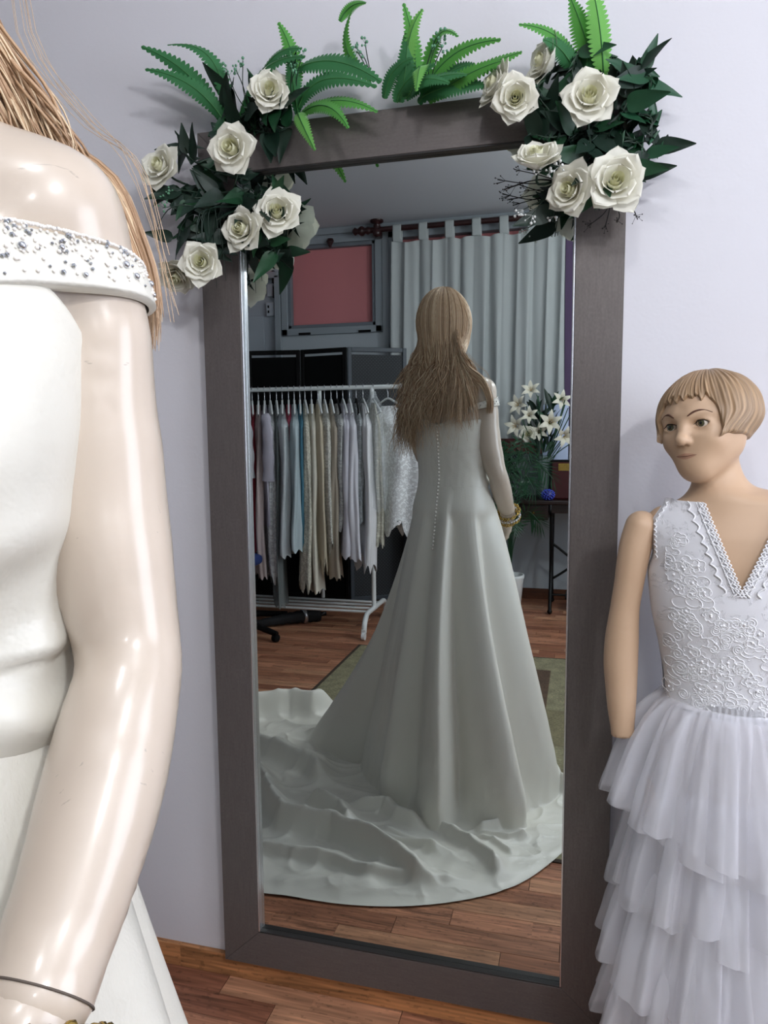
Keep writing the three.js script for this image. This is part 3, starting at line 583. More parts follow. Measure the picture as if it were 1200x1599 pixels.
// ---- bracelets on the left wrist
{
  const c = [[-.2515, .988, 1.199, 0.0385, 'gold', 0.3], [-.2525, .978, 1.203, 0.041, 'crystal', -0.2], [-.251, .966, 1.21, 0.039, 'gold', 0.15]];
  const labels = ['gold chain bracelet highest on the bridal mannequin’s wrist', 'sparkling crystal bracelet between two gold ones on the wrist', 'gold beaded bracelet lowest on the mannequin’s wrist, next to the hand'];
  c.forEach(([x, y, z, rad, kind, tilt], k) => {
    const t = thing('bracelet', labels[k], 'bracelet', [x, y, z], 0, 'bracelets on the bridal mannequin'), n = 26, r = rng(k + 3);
    const ax = V(.05 + tilt * .5, -.72, .62).normalize(), u = V(1, 0, 0).addScaledVector(ax, -ax.x).normalize(), w = V().crossVectors(ax, u), ring = [], beads = [];
    for (let i = 0; i <= n * 2; i++) { const a = i / n / 2 * TAU; ring.push(V().addScaledVector(u, rad * cos(a)).addScaledVector(w, rad * sin(a))); }
    obj('band', tube(ring, 0.0016, 6), M.gold, t);
    for (let i = 0; i < n; i++) { const p = ring[i * 2], s = 0.0036 + 0.0018 * r(); beads.push((k === 1 ? new THREE.IcosahedronGeometry(s, 0) : new THREE.TorusGeometry(s, s * .4, 6, 10).rotateY(r() * 3)).translate(p.x, p.y, p.z)); }
    stuff(obj(k === 1 ? 'crystals' : 'links', merge(beads), k === 1 ? M.crystal : M.gold, t));
  });
}
// ---------------------------------------------------------------- the child mannequin
const GO = [0.252, 0, 0.168];
{
  const psi = R(-8), gc = cos(psi), gs = sin(psi);
  const gW = (l, y, f) => V(GO[0] + l * gc + f * gs, y, GO[2] - l * gs + f * gc);
  const gL = (x, z) => [(x - GO[0]) * gc - (z - GO[2]) * gs, (x - GO[0]) * gs + (z - GO[2]) * gc];
  const G = thing('child_mannequin', 'child mannequin with moulded blond bob in a white lace dress with tulle tiers', 'mannequin', GO);
  const loc = g => g.translate(-GO[0], 0, -GO[2]);
  const PR = [[0.6, .125, .085, .095], [0.7, .125, .085, .09], [0.78, .112, .078, .08], [0.84, .104, .074, .074], [0.9, .11, .078, .076], [0.98, .126, .084, .08], [1.05, .132, .08, .08], [1.1, .13, .07, .076], [1.14, .112, .052, .062], [1.165, .075, .045, .052], [1.2, .04, .04, .045]];
  const tor = (x, y, z) => {
    const yy = clamp(y, 0.6, 1.2), [l, f] = gL(x, z), a = table(PR, yy, 1), b = f > 0 ? table(PR, yy, 2) : table(PR, yy, 3);
    const d = (pow(pow(abs(l) / a, 2.3) + pow(abs(f) / b, 2.3), 1 / 2.3) - 1) * min(a, b) * 0.9;
    return smax(d, max(0.6 - y, y - 1.17), 0.015);
  };
  const C = (a, ra, b, rb) => { const p = gW(...a), q = gW(...b); return cone(p.x, p.y, p.z, ra, q.x, q.y, q.z, rb); };
  // ---- head, in its own axes: +Z the face, +Y the crown
  const HO = V(0.193, 1.281, 0.165), HS = 0.92, yaw = R(-38), roll = R(7), pitch = R(3);
  const HM = new THREE.Matrix4().makeRotationY(yaw).multiply(new THREE.Matrix4().makeRotationX(pitch)).multiply(new THREE.Matrix4().makeRotationZ(roll)).scale(V(HS, HS, HS)).setPosition(HO), HI = HM.clone().invert();
  const cran = ell(0, .018, -.012, .069, .074, .084), mouth = ell(0, -.049, .05, .025, .019, .0165), face = ell(0, -.026, .013, .0515, .064, .059), chin = ell(0, -.0715, .046, .019, .0155, .018), jaws = [-1, 1].map(s => cone(s * .037, -.04, -.005, .014, s * .0095, -.0745, .041, .012)),
    cheek = [-1, 1].map(s => ell(s * .03, -.024, .045, .022, .02, .018)), brow = [-1, 1].map(s => cone(s * .012, .019, .064, .009, s * .042, .019, .046, .01)),
    bridge = cone(0, .014, .068, .006, 0, -.018, .082, .0065), tip = ell(0, -.0225, .083, .0095, .0085, .0095), wing = [-1, 1].map(s => ell(s * .0088, -.0255, .074, .0058, .0052, .0072)), nost = [-1, 1].map(s => ell(s * .0052, -.0312, .0785, .0028, .0022, .004)),
    sock = [-1, 1].map(s => ell(s * .0285, .0035, .075, .0185, .012, .014)), lidU = [-1, 1].map(s => ell(s * .0285, .0035, .0555, .0165, .0135, .0125)), slit = [-1, 1].map(s => ell(s * .0287, .0026, .068, .0138, .0062, .012)),
    upL = [cone(0, -.046, .0683, .0036, .0205, -.0487, .0575, .0014), cone(0, -.046, .0683, .0036, -.0205, -.0487, .0575, .0014)], loL = cone(-.01, -.0535, .0645, .0036, .01, -.0535, .0645, .0036), crease = [cone(0, -.0497, .0732, .0012, .022, -.0484, .0595, .0008), cone(0, -.0497, .0732, .0012, -.022, -.0484, .0595, .0008)], philt = cone(0, -.033, .083, .0022, 0, -.0425, .083, .0026),
    neckA = gL(HO.x, HO.z);
  const headLocal = (x, y, z) => {
    let d = smin(cran(x, y, z), face(x, y, z), .03);
    d = smin(d, chin(x, y, z), .024);
    for (const q of jaws) d = smin(d, q(x, y, z), .03);
    for (const q of cheek) d = smin(d, q(x, y, z), .022);
    d = smin(d, mouth(x, y, z), .025);
    for (const q of sock) d = smax(d, -q(x, y, z), .014);
    for (const q of brow) d = smin(d, q(x, y, z), .014);
    d = smin(d, bridge(x, y, z), .012); d = smin(d, tip(x, y, z), .008);
    for (const q of wing) d = smin(d, q(x, y, z), .005);
    for (const q of lidU) d = smin(d, q(x, y, z), .005);
    for (const q of slit) d = smax(d, -q(x, y, z), .0022);
    for (const q of nost) d = smax(d, -q(x, y, z), .002);
    for (const q of upL) d = smin(d, q(x, y, z), .006);
    d = smin(d, loL(x, y, z), .006);
    return smax(d, -philt(x, y, z) - .0012, .003);
  };
  const hi = HI.elements, headW = (x, y, z) => HS * headLocal(hi[0] * x + hi[4] * y + hi[8] * z + hi[12], hi[1] * x + hi[5] * y + hi[9] * z + hi[13], hi[2] * x + hi[6] * y + hi[10] * z + hi[14]);
  const neck = cone(HO.x + .014, 1.225, HO.z - .012, .037, GO[0] - .02, 1.13, GO[2] - .012, .042), nb = [C([-.03, 1.138, -.01], .029, [-.116, 1.112, -.002], .0285), C([.03, 1.138, -.01], .029, [.116, 1.112, -.002], .0285)];
  const legs = [[C([-.06, .64, 0], .068, [-.095, .36, .01], .042), C([-.095, .36, .01], .042, [-.112, .28, -.004], .042), C([-.112, .28, -.004], .042, [-.124, .07, -.01], .024), C([-.124, .06, -.012], .024, [-.14, .022, .075], .019)],
    [C([.06, .64, 0], .068, [.07, .36, .01], .042), C([.07, .36, .01], .042, [.072, .28, -.004], .042), C([.072, .28, -.004], .042, [.075, .07, -.01], .024), C([.075, .06, -.012], .024, [.085, .022, .08], .019)]];
  const body = (x, y, z) => {
    let d = tor(x, y, z);
    if (y > 1.02) { d = smin(d, nb[0](x, y, z), .03); d = smin(d, nb[1](x, y, z), .03); d = smin(d, neck(x, y, z), .035); }
    if (y > 1.13) { const h = headW(x, y, z); d = smin(d, h, .012); }
    if (y < 0.72) for (const l of legs) { let e = 9; for (const q of l) e = smin(e, q(x, y, z), .02); d = smin(d, e, .03); }
    return smax(d, 0.004 - y, 0.004);
  };
  const low = sdfMesh(body, [.04, -.01, .06], [.46, 1.14, .3], 0.0085), up = sdfMesh(body, [.08, 1.12, .05], [.42, 1.375, .29], 0.0031);
  obj('body', merge([loc(low), loc(up)]), M.girlSkin, G);
  // plugged-on arms, the forearms cut flat at the wrist
  const armPts = [[.0985, 1.112, .166, .0268], [.091, 1.085, .168, .0268], [.085, 1.05, .17, .0255], [.08, 1.01, .17, .024], [.076, .98, .17, .0238], [.0735, .95, .17, .0255], [.0715, .915, .17, .028], [.0705, .88, .172, .0285], [.072, .84, .176, .0265], [.0735, .80, .182, .0235], [.0755, .765, .188, .0195], [.0763, .752, .19, .0188]];
  const arm = (mirror) => {
    const ps = armPts.map(p => { let [l, f] = gL(p[0], p[2]); if (mirror) l = -l; const q = gW(l, p[1], f); return [q.x, q.y, q.z, p[3]]; });
    const ch = chain(ps), e = ps[ps.length - 1], e0 = ps[ps.length - 2], nx = e[0] - e0[0], ny = e[1] - e0[1], nz = e[2] - e0[2], nl = hypot(nx, ny, nz), sx = mirror ? -1 : 1;
    const s = (x, y, z) => smax(smax(ch(x, y, z), ((x - e[0]) * nx + (y - e[1]) * ny + (z - e[2]) * nz) / nl, .003), sx * (x - (mirror ? GO[0] + (GO[0] - .1165) : .1165)), .003);
    const xs = ps.map(p => p[0]);
    return loc(sdfMesh(s, [min(...xs) - .036, .73, .1], [max(...xs) + .036, 1.15, .24], .0055));
  };
  obj('arm', arm(false), M.girlSkin, G); obj('arm', arm(true), M.girlSkin, G);
  const gapM = std({ color: 0x2b211c, roughness: 0.9 });
  for (const s of [1, -1]) { const ring = []; for (let i = 0; i <= 28; i++) { const a = i / 28 * TAU; let l = gL(.1155, .168)[0]; l = (l + 0.004 * sin(a)) * s; ring.push(gW(l, 1.104 + .031 * sin(a), -.002 + .031 * cos(a))); } obj('shoulder_seam', loc(tube(ring, 0.0012, 5)), gapM, G); }
  // eyes, lashes, brows, lips
  const hg = g => loc(g.applyMatrix4(HM));
  const eyeTex = tex(128, 128, (x, y, u, v) => { const dx = (u - 0.25) * 4.0, dy = (v - 0.5) * 2.0, d = hypot(dx, dy); if (d < 0.13) return [14, 12, 10]; if (d < 0.34) { const k = 0.8 + 0.3 * sin(atan2(dy, dx) * 23); return d > .3 ? [34, 30, 22] : [96 * k, 98 * k, 66 * k]; } return [214, 203, 188]; });
  const eyeM = std({ map: eyeTex, roughness: 0.12, clearcoat: 0.8 }), dark = std({ color: 0x2c2118, roughness: 0.7 }), browM = std({ color: 0x59392a, roughness: 0.8 }), lipM = std({ color: 0xb88e76, roughness: 0.45 });
  for (const s of [-1, 1]) {
    const e = obj('eye', hg(new THREE.SphereGeometry(.0118, 32, 24).rotateY(PI / 2 * 0 + PI / 2 - PI / 2 + R(-90) + R(90)).rotateY(R(0)).applyMatrix4(new THREE.Matrix4().makeRotationY(R(0))).translate(s * .0285, .003, .0545)), eyeM, G);
    const rim = (y0, y1, y2, w, r0) => curve([[s * .0287 - w, y0, .0672 - (s > 0 ? 0 : .006)], [s * .0287 - w * .4, y1, .0698 - (s > 0 ? .0008 : .0035)], [s * .0287 + w * .4, y2, .0698 - (s > 0 ? .0035 : .0008)], [s * .0287 + w, y0 + .0008, .0672 - (s > 0 ? .006 : 0)]], 14);
    const snap = pts => pts.map(p => { for (let k = 0; k < 8; k++) { p.z -= headLocal(p.x, p.y, p.z) * 0.8; } return p; });
    obj('eyelash', hg(merge([tube(snap(rim(.0022, .0078, .0078, .0138)), t => .0004 + .0011 * sin(PI * t), 6), tube(snap(rim(.0016, -.0022, -.0022, .0122)), t => .0003 + .0003 * sin(PI * t), 5)])), dark, G);
    obj('eyebrow', hg(tube(snap(curve([[s * .0125, .0175, .07], [s * .024, .0238, .066], [s * .036, .0245, .058], [s * .047, .0185, .046]], 16)), t => .0006 + .0012 * sin(PI * min(1, t * 1.3 + .1)), 6)), browM, G);
  }
  {
    const lip = (ya, yb, w) => grid(16, 5, (u, v, o) => { const x = lerp(-w, w, u), k = 1 - pow(abs(x) / w, 1.6); const y = -.0495 + lerp(ya, yb, v) * (0.15 + 0.85 * k); let z = .09; for (let i = 0; i < 14; i++) z -= headLocal(x, y, z) * 0.8; o.set(x, y, z + .00022); });
    const ml = []; for (let i = 0; i <= 20; i++) { const x = lerp(-.019, .019, i / 20), y = -.0495 - .0006 * cos(x * 160); let z = .09; for (let k = 0; k < 14; k++) z -= headLocal(x, y, z) * 0.8; ml.push(V(x, y, z + .0003)); }
    obj('mouth_line', hg(tube(ml, t => .0002 + .0004 * sin(PI * t), 5)), std({ color: 0x6e4a39, roughness: .8 }), G);
    obj('lips', hg(merge([lip(.0001, .0046, .0185), lip(-.0001, -.0056, .017)])), lipM, G);
  }
  // moulded bob with combed grooves
  const hr = rng(4), jag = [...Array(40)].map(() => hr());
  const hairGeo = grid(420, 60, (u, v, o) => {
    const az = (u - 0.5) * TAU, s = az, face0 = abs(az); // 0 = face, +/-PI = back
    // polar angle from the crown at which the hair ends
    const fringe = R(62) + R(5) * (jag[floor((az + 4) * 9) % 40] - .5) * (1 - sst(.5, .8, face0)) + R(3) * sin(az * 30) * (1 - sst(.6, .9, face0));
    const end = lerp(lerp(fringe, R(116), sst(.62, 1.05, face0)), R(128), sst(1.3, 2.3, face0));
    const po = R(1) + (end - R(1)) * v, crown = R(-18) * (1 - v * .9);
    // direction from the head's middle; grooves swirl a little
    const tipc = sst(.6, 1, v) * sst(.85, 1.1, face0) * (1 - sst(1.5, 1.9, face0)), az2 = az + 0.25 * sin(az) * (1 - v) * .4 - Math.sign(az) * .2 * tipc * tipc;
    let dx = sin(po) * sin(az2), dy = cos(po), dz = sin(po) * cos(az2);
    const cs = cos(crown), sn = sin(crown), y2 = dy * cs + dz * -sn * -1 * 0 - 0, z2 = dz + sin(crown) * dy * (1 - v); dz = z2;
    const L = hypot(dx, dy, dz); dx /= L; dy /= L; dz /= L;
    let r = 0.05; for (let i = 0; i < 24; i++) r -= headLocal(dx * r, dy * r + .01, dz * r) * 0.8;
    const side = sst(.75, 1.2, face0), bob = side * 0.0075 * sin(PI * clamp((v - .25) / .85)) + side * .002 + 0.004 * sst(1.9, 2.6, face0) * sin(PI * v);
    const gr = 0.0011 * sin(az * 46 + 5 * sin(az * 3)) + 0.0009 * sin(az * 83 + 7 * sin(az * 2 + v * 2)) + 0.0008 * noise.noise(az * 30, v * 3, 2);
    let th = 0.0055 + bob + gr * sst(0.05, 0.3, v);
    th *= 1 - 0.55 * sst(0.7, 0.97, v) * sst(.7, 1.1, face0); const edge = 1 - sst(0.95, 1, v); th = th * edge - 0.003 * (1 - edge);
    // ends at the cheek curl forward
    const curl = sst(.7, .95, v) * sst(.75, 1.1, face0) * (1 - sst(1.5, 2.1, face0));
    o.set(dx * (r + th), dy * (r + th) + .01, dz * (r + th) + curl * .012); return [az * .2, v * .2];
  });
  const hairTex = tex(512, 64, (x, y, u, v) => { const k = 0.86 + 0.2 * tn(u * 120, v * 2, 120, 3) + 0.16 * tn(u * 50, v * 2, 50, 8); return [255 * k, 246 * k, 234 * k]; });
  obj('moulded_hair', hg(hairGeo), std({ color: 0xbda386, map: rep(hairTex, 0.8, 1), roughness: 0.42 }), G);
  // ---- the dress
  const dress = new THREE.Group(); dress.name = 'dress'; G.add(dress);
  const S = 1024, lc = document.createElement('canvas'); lc.width = lc.height = S; const c = lc.getContext('2d');
  c.fillStyle = '#505050'; c.fillRect(0, 0, S, S); c.strokeStyle = '#ffffff'; c.fillStyle = '#ffffff'; c.lineCap = 'round';
  const r = rng(31);
  for (let i = 0; i < S; i += 8) for (let j = 0; j < S; j += 8) { c.fillStyle = 'rgba(120,120,120,1)'; c.beginPath(); c.arc(i + (j / 8 % 2) * 4, j, 1.6, 0, 7); c.fill(); }
  const flower = (x, y, q) => {
    for (const ox of [-S, 0, S]) for (const oy of [-S, 0, S]) {
      const X = x + ox, Y = y + oy; if (X < -90 || X > S + 90 || Y < -90 || Y > S + 90) continue;
      const n = 5 + floor(q * 10) % 3; c.lineWidth = 7;
      for (let k = 0; k < n; k++) { const a = k / n * TAU + q * 6, rr = 26 + 10 * q; c.fillStyle = '#b8b8b8'; c.beginPath(); c.ellipse(X + cos(a) * rr, Y + sin(a) * rr, 20, 13, a, 0, 7); c.fill(); c.stroke(); }
      c.fillStyle = '#fff'; c.beginPath(); c.arc(X, Y, 10, 0, 7); c.fill();
      c.lineWidth = 6; c.beginPath(); for (let t = 0; t < 40; t++) { const a = t / 40 * 9 + q * 9, rr = 50 + t * 1.1; t ? c.lineTo(X + cos(a * .3 + q * 5) * rr, Y + sin(a * .45) * rr) : c.moveTo(X + cos(q * 5) * rr, Y); } c.stroke();
      for (let k = 0; k < 3; k++) { const a = q * 11 + k * 2.1; c.beginPath(); c.ellipse(X + cos(a) * 70, Y + sin(a) * 70, 24, 9, a + .5, 0, 7); c.stroke(); }
    }
  };
  for (let i = 0; i < 4; i++) for (let j = 0; j < 4; j++) flower((i + .5 + (r() - .5) * .6) * S / 4, (j + .5 + (r() - .5) * .6) * S / 4, r());
  const lace = new THREE.CanvasTexture(lc); lace.wrapS = lace.wrapT = THREE.RepeatWrapping;
  const laceM = std({ color: 0xf6f6fa, roughness: 0.8, bumpMap: rep(lace, 11, 11), bumpScale: 0.003, sheen: 0.2 });
  const vEdge = s => lerp(1.022, 1.165, clamp(s / 0.062)); // height of the neckline at a distance from the middle
  const upper = (x, y, z) => { let d = tor(x, y, z); d = smin(d, nb[0](x, y, z), .03); return smin(d, nb[1](x, y, z), .03); };
  // the bodice is cut as a front (two sides of the V) and a back
  const onBody = (l, y, sign, off, o) => { let f = 0.16 * sign; for (let i = 0; i < 40; i++) { const p = gW(l, y, f), d = upper(p.x, p.y, p.z) - off; f -= sign * d * 0.7; if (sign * f < -0.02) break; } o.copy(gW(l, y, max(sign * f, -0.03) * sign)); };
  const halfW = y => table([[0.82, .107], [0.9, .113], [0.98, .128], [1.03, .131], [1.06, .132], [1.09, .135], [1.12, .136], [1.16, .118]], y);
  const inner = y => y < 1.022 ? 0 : (y - 1.022) / 0.143 * 0.062;
  const panel = (s, sign) => grid(40, 60, (u, v, o) => {
    const y = lerp(0.822, sign > 0 ? 1.158 : 1.125, v), a = sign > 0 ? inner(y) : (y < 1.08 ? 0 : (y - 1.08) / .085 * .06), b = halfW(y), l = s * lerp(a, b, u);
    let off = 0.0055; if (u > 0.97) off = 0.001; if (v > .98) off = 0.003;
    const edgeL = b * 0.985;
    if (abs(l) > 0.1 && y < 1.085) { // round the side by angle so that front and back meet
      const an = lerp(0.0, PI / 2, (abs(l) - 0.0) / b) * s, aa = sign > 0 ? an : PI - an, dl = sin(aa), df = cos(aa), dx = dl * gc + df * gs, dz = -dl * gs + df * gc;
      const rr = march(dx, dz, y, upper, 0.0055, GO[0], GO[2], .3), q = V(GO[0] + dx * rr, y, GO[2] + dz * rr), w = sst(0.1, 0.115, abs(l)) * (1 - sst(1.035, 1.08, y)); onBody(l, y, sign, off, o); o.lerp(q, w);
    } else onBody(l, y, sign, off, o);
    o.y = y; return [l, y];
  });
  obj('lace_bodice', loc(merge([panel(1, 1), panel(-1, 1), panel(1, -1), panel(-1, -1)])), laceM, dress);
  // scalloped lace edging along the neckline and at the armholes: loops of thread
  const thread = [], T0 = 0.0011;
  for (const s of [1, -1]) {
    const n = 22;
    for (let row = 0; row < 4; row++) {
      const pts = [];
      for (let i = 0; i <= n * 8; i++) { const y = lerp(1.018, 1.158, i / n / 8), sc = row < 2 ? abs(sin(i / 8 * PI)) * 0.0045 : abs(sin(i / 20 * PI)) * 0.0065, l = s * (inner(max(y, 1.022)) + [0.0015, 0.0065, 0.012, 0.027][row] - sc), o = V(); onBody(l, y, 1, 0.0068 + (row < 2 ? 0.0008 : 0), o); o.y = y; pts.push(o); }
      thread.push(tube(pts, T0 * (row < 2 ? 1 : 1.2), 5, false));
    }
    for (let i = 0; i < 60; i++) { const y = lerp(1.024, 1.156, i / 59), o = V(); onBody(s * (inner(y) + 0.0105), y, 1, 0.007, o); thread.push(ball(0.0013, o.x, y, o.z, 6, 5)); }
    const ap = []; for (let i = 0; i <= 90; i++) { const y = lerp(1.062, 1.155, i / 90), o = V(); onBody(s * (halfW(y) - 0.004 - 0.004 * abs(sin(i / 8 * PI))), y, 1, 0.006, o); o.y = y; ap.push(o); } thread.push(tube(ap, T0, 5, false));
  }
  obj('scalloped_edging', loc(merge(thread)), std({ color: 0xf2f2f4, roughness: 0.8 }), dress);
  // raised vines of embroidery
  const vine = [];
  for (let k = 0; k < 230; k++) {
    const y0 = 0.832 + pow(r(), 1.15) * 0.3, l0 = (r() * 2 - 1) * 0.106, kind = floor(r() * 3), R0 = 0.006 + r() * 0.007, pts = [], ph = r() * 6, turns = kind === 0 ? 1.6 + r() : 1, n = kind === 1 ? 5 + floor(r() * 3) : 2 + floor(r() * 2);
    if (abs(l0) < inner(max(1.022, y0 + R0 * 1.5)) + 0.026 + R0 && y0 > 0.98) continue;
    for (let i = 0; i <= 36; i++) {
      const q = i / 36, a = q * turns * TAU + ph, o = V(), rad = kind === 0 ? R0 * (0.15 + q) : kind === 1 ? R0 * (0.75 + 0.3 * abs(sin(a * n / 2))) : R0 * (0.5 + 0.8 * abs(cos(a * n / 2)));
      const l = clamp(l0 + rad * cos(a) * (kind === 2 ? 1.4 : 1), -.112, .112), y = max(.826, y0 + rad * sin(a)); onBody(l, y, 1, 0.0058, o); o.y = y; pts.push(o);
    }
    vine.push(tube(pts, 0.00085, 4, false));
    if (kind === 1) { const o = V(); onBody(clamp(l0, -.1, .1), y0, 1, .006, o); vine.push(ball(.0022, o.x, y0, o.z, 6, 5)); }
  }
  stuff(obj('embroidery', loc(merge(vine)), std({ color: 0xf2f2f4, roughness: 0.8 }), dress));
  // slip and the tulle tiers
  const tulle = std({ color: 0xf4f4fa, roughness: 0.95, transparent: true, opacity: 0.29, depthWrite: false }), slipM = std({ color: 0xeaeaf0, roughness: 0.85, transparent: true, opacity: 0.7 });
  const ringR = (a, rx, rf, rb) => { const s = sin(a), k = cos(a), rz = k > 0 ? rf : rb; return 1 / sqrt(s * s / rx / rx + k * k / rz / rz); };
  obj('slip', loc(grid(96, 30, (u, v, o) => { const a = u * TAU, y = lerp(0.82, 0.2, v), w = lerp(.112, .155, pow(v, .55)), rr = ringR(a, w, w * .82, w * .72) * (1 + .03 * v * sin(a * 7)); o.copy(gW(rr * sin(a), y, rr * cos(a))); }, true)), slipM, dress);
  const tiers = [[0.832, 0.612, .108, .19, 1], [0.69, 0.468, .118, .178, 2], [0.56, 0.318, .122, .196, 3], [0.42, 0.2, .126, .2, 4], [0.29, 0.06, .132, .198, 5]];
  for (const [y0, y1, ra, rb, sd] of tiers) for (let layer = 0; layer < 2; layer++) {
    const q = rng(sd * 10 + layer), n = 11 + floor(q() * 4), ph = q() * 6, ph2 = q() * 6;
    const g = grid(420, 24, (u, v, o) => {
      const a = u * TAU, puff = layer ? 1.0 : 0.955, t = pow(v, 0.6);
      const lobes = [...Array(1)].length && (sin(a * n + ph + 1.4 * sin(a * 3 + ph2)) + 0.5 * sin(a * (n * 2 - 3) + ph2));
      const sharp = tanh(lobes * 2.4), w = lerp(ra, rb, t) * puff;
      let rr = ringR(a, w, w * 0.92, w * 0.68) + 0.023 * sharp * t * (layer ? 1 : .8) + 0.004 * sin(a * 31 + ph) * (1 - v) * sst(0, .1, v) + .002 * noise.noise(a * 12, v * 5, sd);
      const y = lerp(y0, y1 + layer * 0.014 + 0.02 * sin(a * 2 + ph2) + 0.012 * sharp * .6, v) + 0.012 * sin(PI * v) * (layer ? 1 : 0);
      o.copy(gW(rr * sin(a + 0.05 * sharp * t), y, rr * cos(a + 0.05 * sharp * t))); if (o.z < 0.004) o.z = 0.004 + (0.0005 * (layer + 1));
    }, true);
    obj('tulle_tier', loc(g), tulle, dress);
  }
  obj('waist_gathers', loc(grid(300, 4, (u, v, o) => { const a = u * TAU, w = .1095 + .003 * sin(a * 60) * v, rr = ringR(a, w, w * .76, w * .74); o.copy(gW(rr * sin(a), lerp(0.838, 0.816, v), rr * cos(a))); }, true)), laceM, dress);
}
// ---------------------------------------------------------------- artificial roses, leaves and ferns on the frame
function petalGeo(o) { // one petal, axis +y, unit rose about 1 across
  const { phi, rho, L, b0, b1, W, point, roll, lift = 0, nu = 8, nv = 8, seed = 0 } = o;
  const path = []; let pr = rho, py = lift; const N = nv;
  for (let j = 0; j <= N; j++) { path.push([pr, py]); const v = (j + 0.5) / N, b = b0 + (b1 - b0) * pow(v, 1.8); pr += sin(b) * L / N; py += cos(b) * L / N; }
  return grid(nu, N, (u, v, q) => {
    const uu = u * 2 - 1, j = Math.round(v * N), w = W * pow(max(v, .03), .5) * (v < .72 ? 1 : pow(cos((v - .72) / .28 * PI / 2 * .995), point));
    const [r0, y0] = path[j], rr = max(r0, .16), a = phi + uu * w / rr * .9;
    const r1 = r0 + roll * pow(abs(uu), 2.5) * v * v + .02 * noise.noise(uu * 2 + seed, v * 3, seed) ;
    q.set(r1 * cos(a), y0 - roll * .5 * pow(abs(uu), 3) * v + .025 * noise.noise(uu * 2.2, v * 2.5 + seed, seed + 3), r1 * sin(a)); return [u * .1, v * .1];
  });
}
function roseSet(seed, open) {
  const r = rng(seed), P = [], add = (n, f) => { const p0 = r() * TAU; for (let k = 0; k < n; k++) P.push(f(p0 + k / n * TAU + (r() - .5) * .25, r)); };
  const tw = r() * 6; P.push([grid(60, 6, (u, v, q) => { const a = tw + u * 2.6 * TAU, rr = (.03 + .15 * u) * (1 + .25 * v * (u - .2)) ; q.set(rr * cos(a), .12 + v * (.44 - .06 * u + .03 * sin(a * 1.5)), rr * sin(a)); }), 1]);
  add(3, (phi) => [petalGeo({ phi, rho: .13, L: .5, b0: .5, b1: .12, W: .44, point: .6, roll: .05, lift: .06, seed: r() * 9 }), 0]);
  add(3, (phi) => [petalGeo({ phi, rho: .13, L: .58, b0: .65, b1: .42 * open, W: .5, point: .7, roll: .07, lift: .03, seed: r() * 9 }), 0]);
  add(4, (phi) => [petalGeo({ phi, rho: .11, L: .66 + r() * .06, b0: .8, b1: (.95 + r() * .35) * open, W: .52, point: 1.2, roll: .05, lift: .0, seed: r() * 9 }), 0]);
  add(5, (phi) => [petalGeo({ phi, rho: .1, L: .7 + r() * .16, b0: .95, b1: (1.45 + r() * .6) * open, W: .5, point: 1.7, roll: -.02, lift: -.04, seed: r() * 9 }), 0]);
  return P;
}
const ROSES = [roseSet(3, 1), roseSet(8, .86), roseSet(15, .62), roseSet(22, 1.08)];
const calyxGeo = (() => { const l = [lathe([[0, -.16], [.05, -.15], [.11, -.07], [.12, 0], [.06, .05]], 12)]; for (let k = 0; k < 5; k++) { const a = k / 5 * TAU; l.push(grid(2, 5, (u, v, q) => { const w = (u - .5) * .12 * (1 - v), rr = .1 + .32 * v; q.set(rr * cos(a) - w * sin(a), -.02 - .05 * v + .12 * v * v, rr * sin(a) + w * cos(a)); })); } return merge(l); })();
function makeRose(kind, petalM, innerM) {
  const g = new THREE.Group();
  ROSES[kind].forEach(([geo, inner]) => obj('petal', geo, inner ? innerM : petalM, g));
  obj('calyx', calyxGeo, M.leafDeep, g);
  return g;
}
const roseProto = ROSES.map((_, k) => makeRose(k, M.petal, M.petalInner));
function rose(label, kind, pos, face, size, spin, group, stemTo) {
  const t = roseProto[kind].clone(); t.name = numbered('artificial_rose'); tag(t, label, 'rose', group);
  const q = new THREE.Quaternion().setFromUnitVectors(V(0, 1, 0), V(...face).normalize()).multiply(new THREE.Quaternion().setFromAxisAngle(V(0, 1, 0), spin));
  const d = V(...face).normalize();
  t.position.set(...pos).addScaledVector(d, -size * 0.25); t.quaternion.copy(q); t.scale.setScalar(size * 0.72);
  if (stemTo) { const inv = q.clone().invert(), e = V(...stemTo).sub(t.position).applyQuaternion(inv).divideScalar(size * .72); obj('stem', tube(curve([[0, -.1, 0], [0, -.45, 0], [e.x * .6, min(-.6, e.y * .7), e.z * .6], [e.x, e.y, e.z]], 14), .035, 6), M.stem, t); }
  scene.add(t); return t;
}
const GR = 'white artificial roses decorating the mirror';
const aL = [-.7, 1.74, .04], aR = [.0, 1.76, .04];
rose('white rose farthest left, just off the top left corner of the mirror', 0, [-.828, 1.806, .105], [-.15, .25, 1], .088, .3, GR, aL);
rose('largest open white rose on the top left corner of the mirror frame', 3, [-.660, 1.815, .125], [.05, -.05, 1], .095, 2.0, GR, aL);
rose('white rose hanging over the left edge of the glass, below the corner', 1, [-.653, 1.672, .104], [-.15, .05, 1], .09, 1.1, GR, aL);
rose('white rose in front of the glass, farthest right of the left cluster', 0, [-.586, 1.706, .08], [.3, .1, 1], .092, 4.2, GR, aL);
rose('lowest fully open white rose of the left cluster, over the frame', 1, [-.722, 1.606, .14], [.25, -.1, 1], .084, .6, GR, aL);
rose('pale drooping white rose low on the left, beside the loose hair', 2, [-.800, 1.588, .10], [-.1, -.75, .8], .08, 2.4, GR, aL);
rose('white rose standing above the left part of the frame among fern leaves', 1, [-.590, 1.925, .095], [.45, .1, 1], .082, 3.0, GR, [-.62, 1.87, .04]);
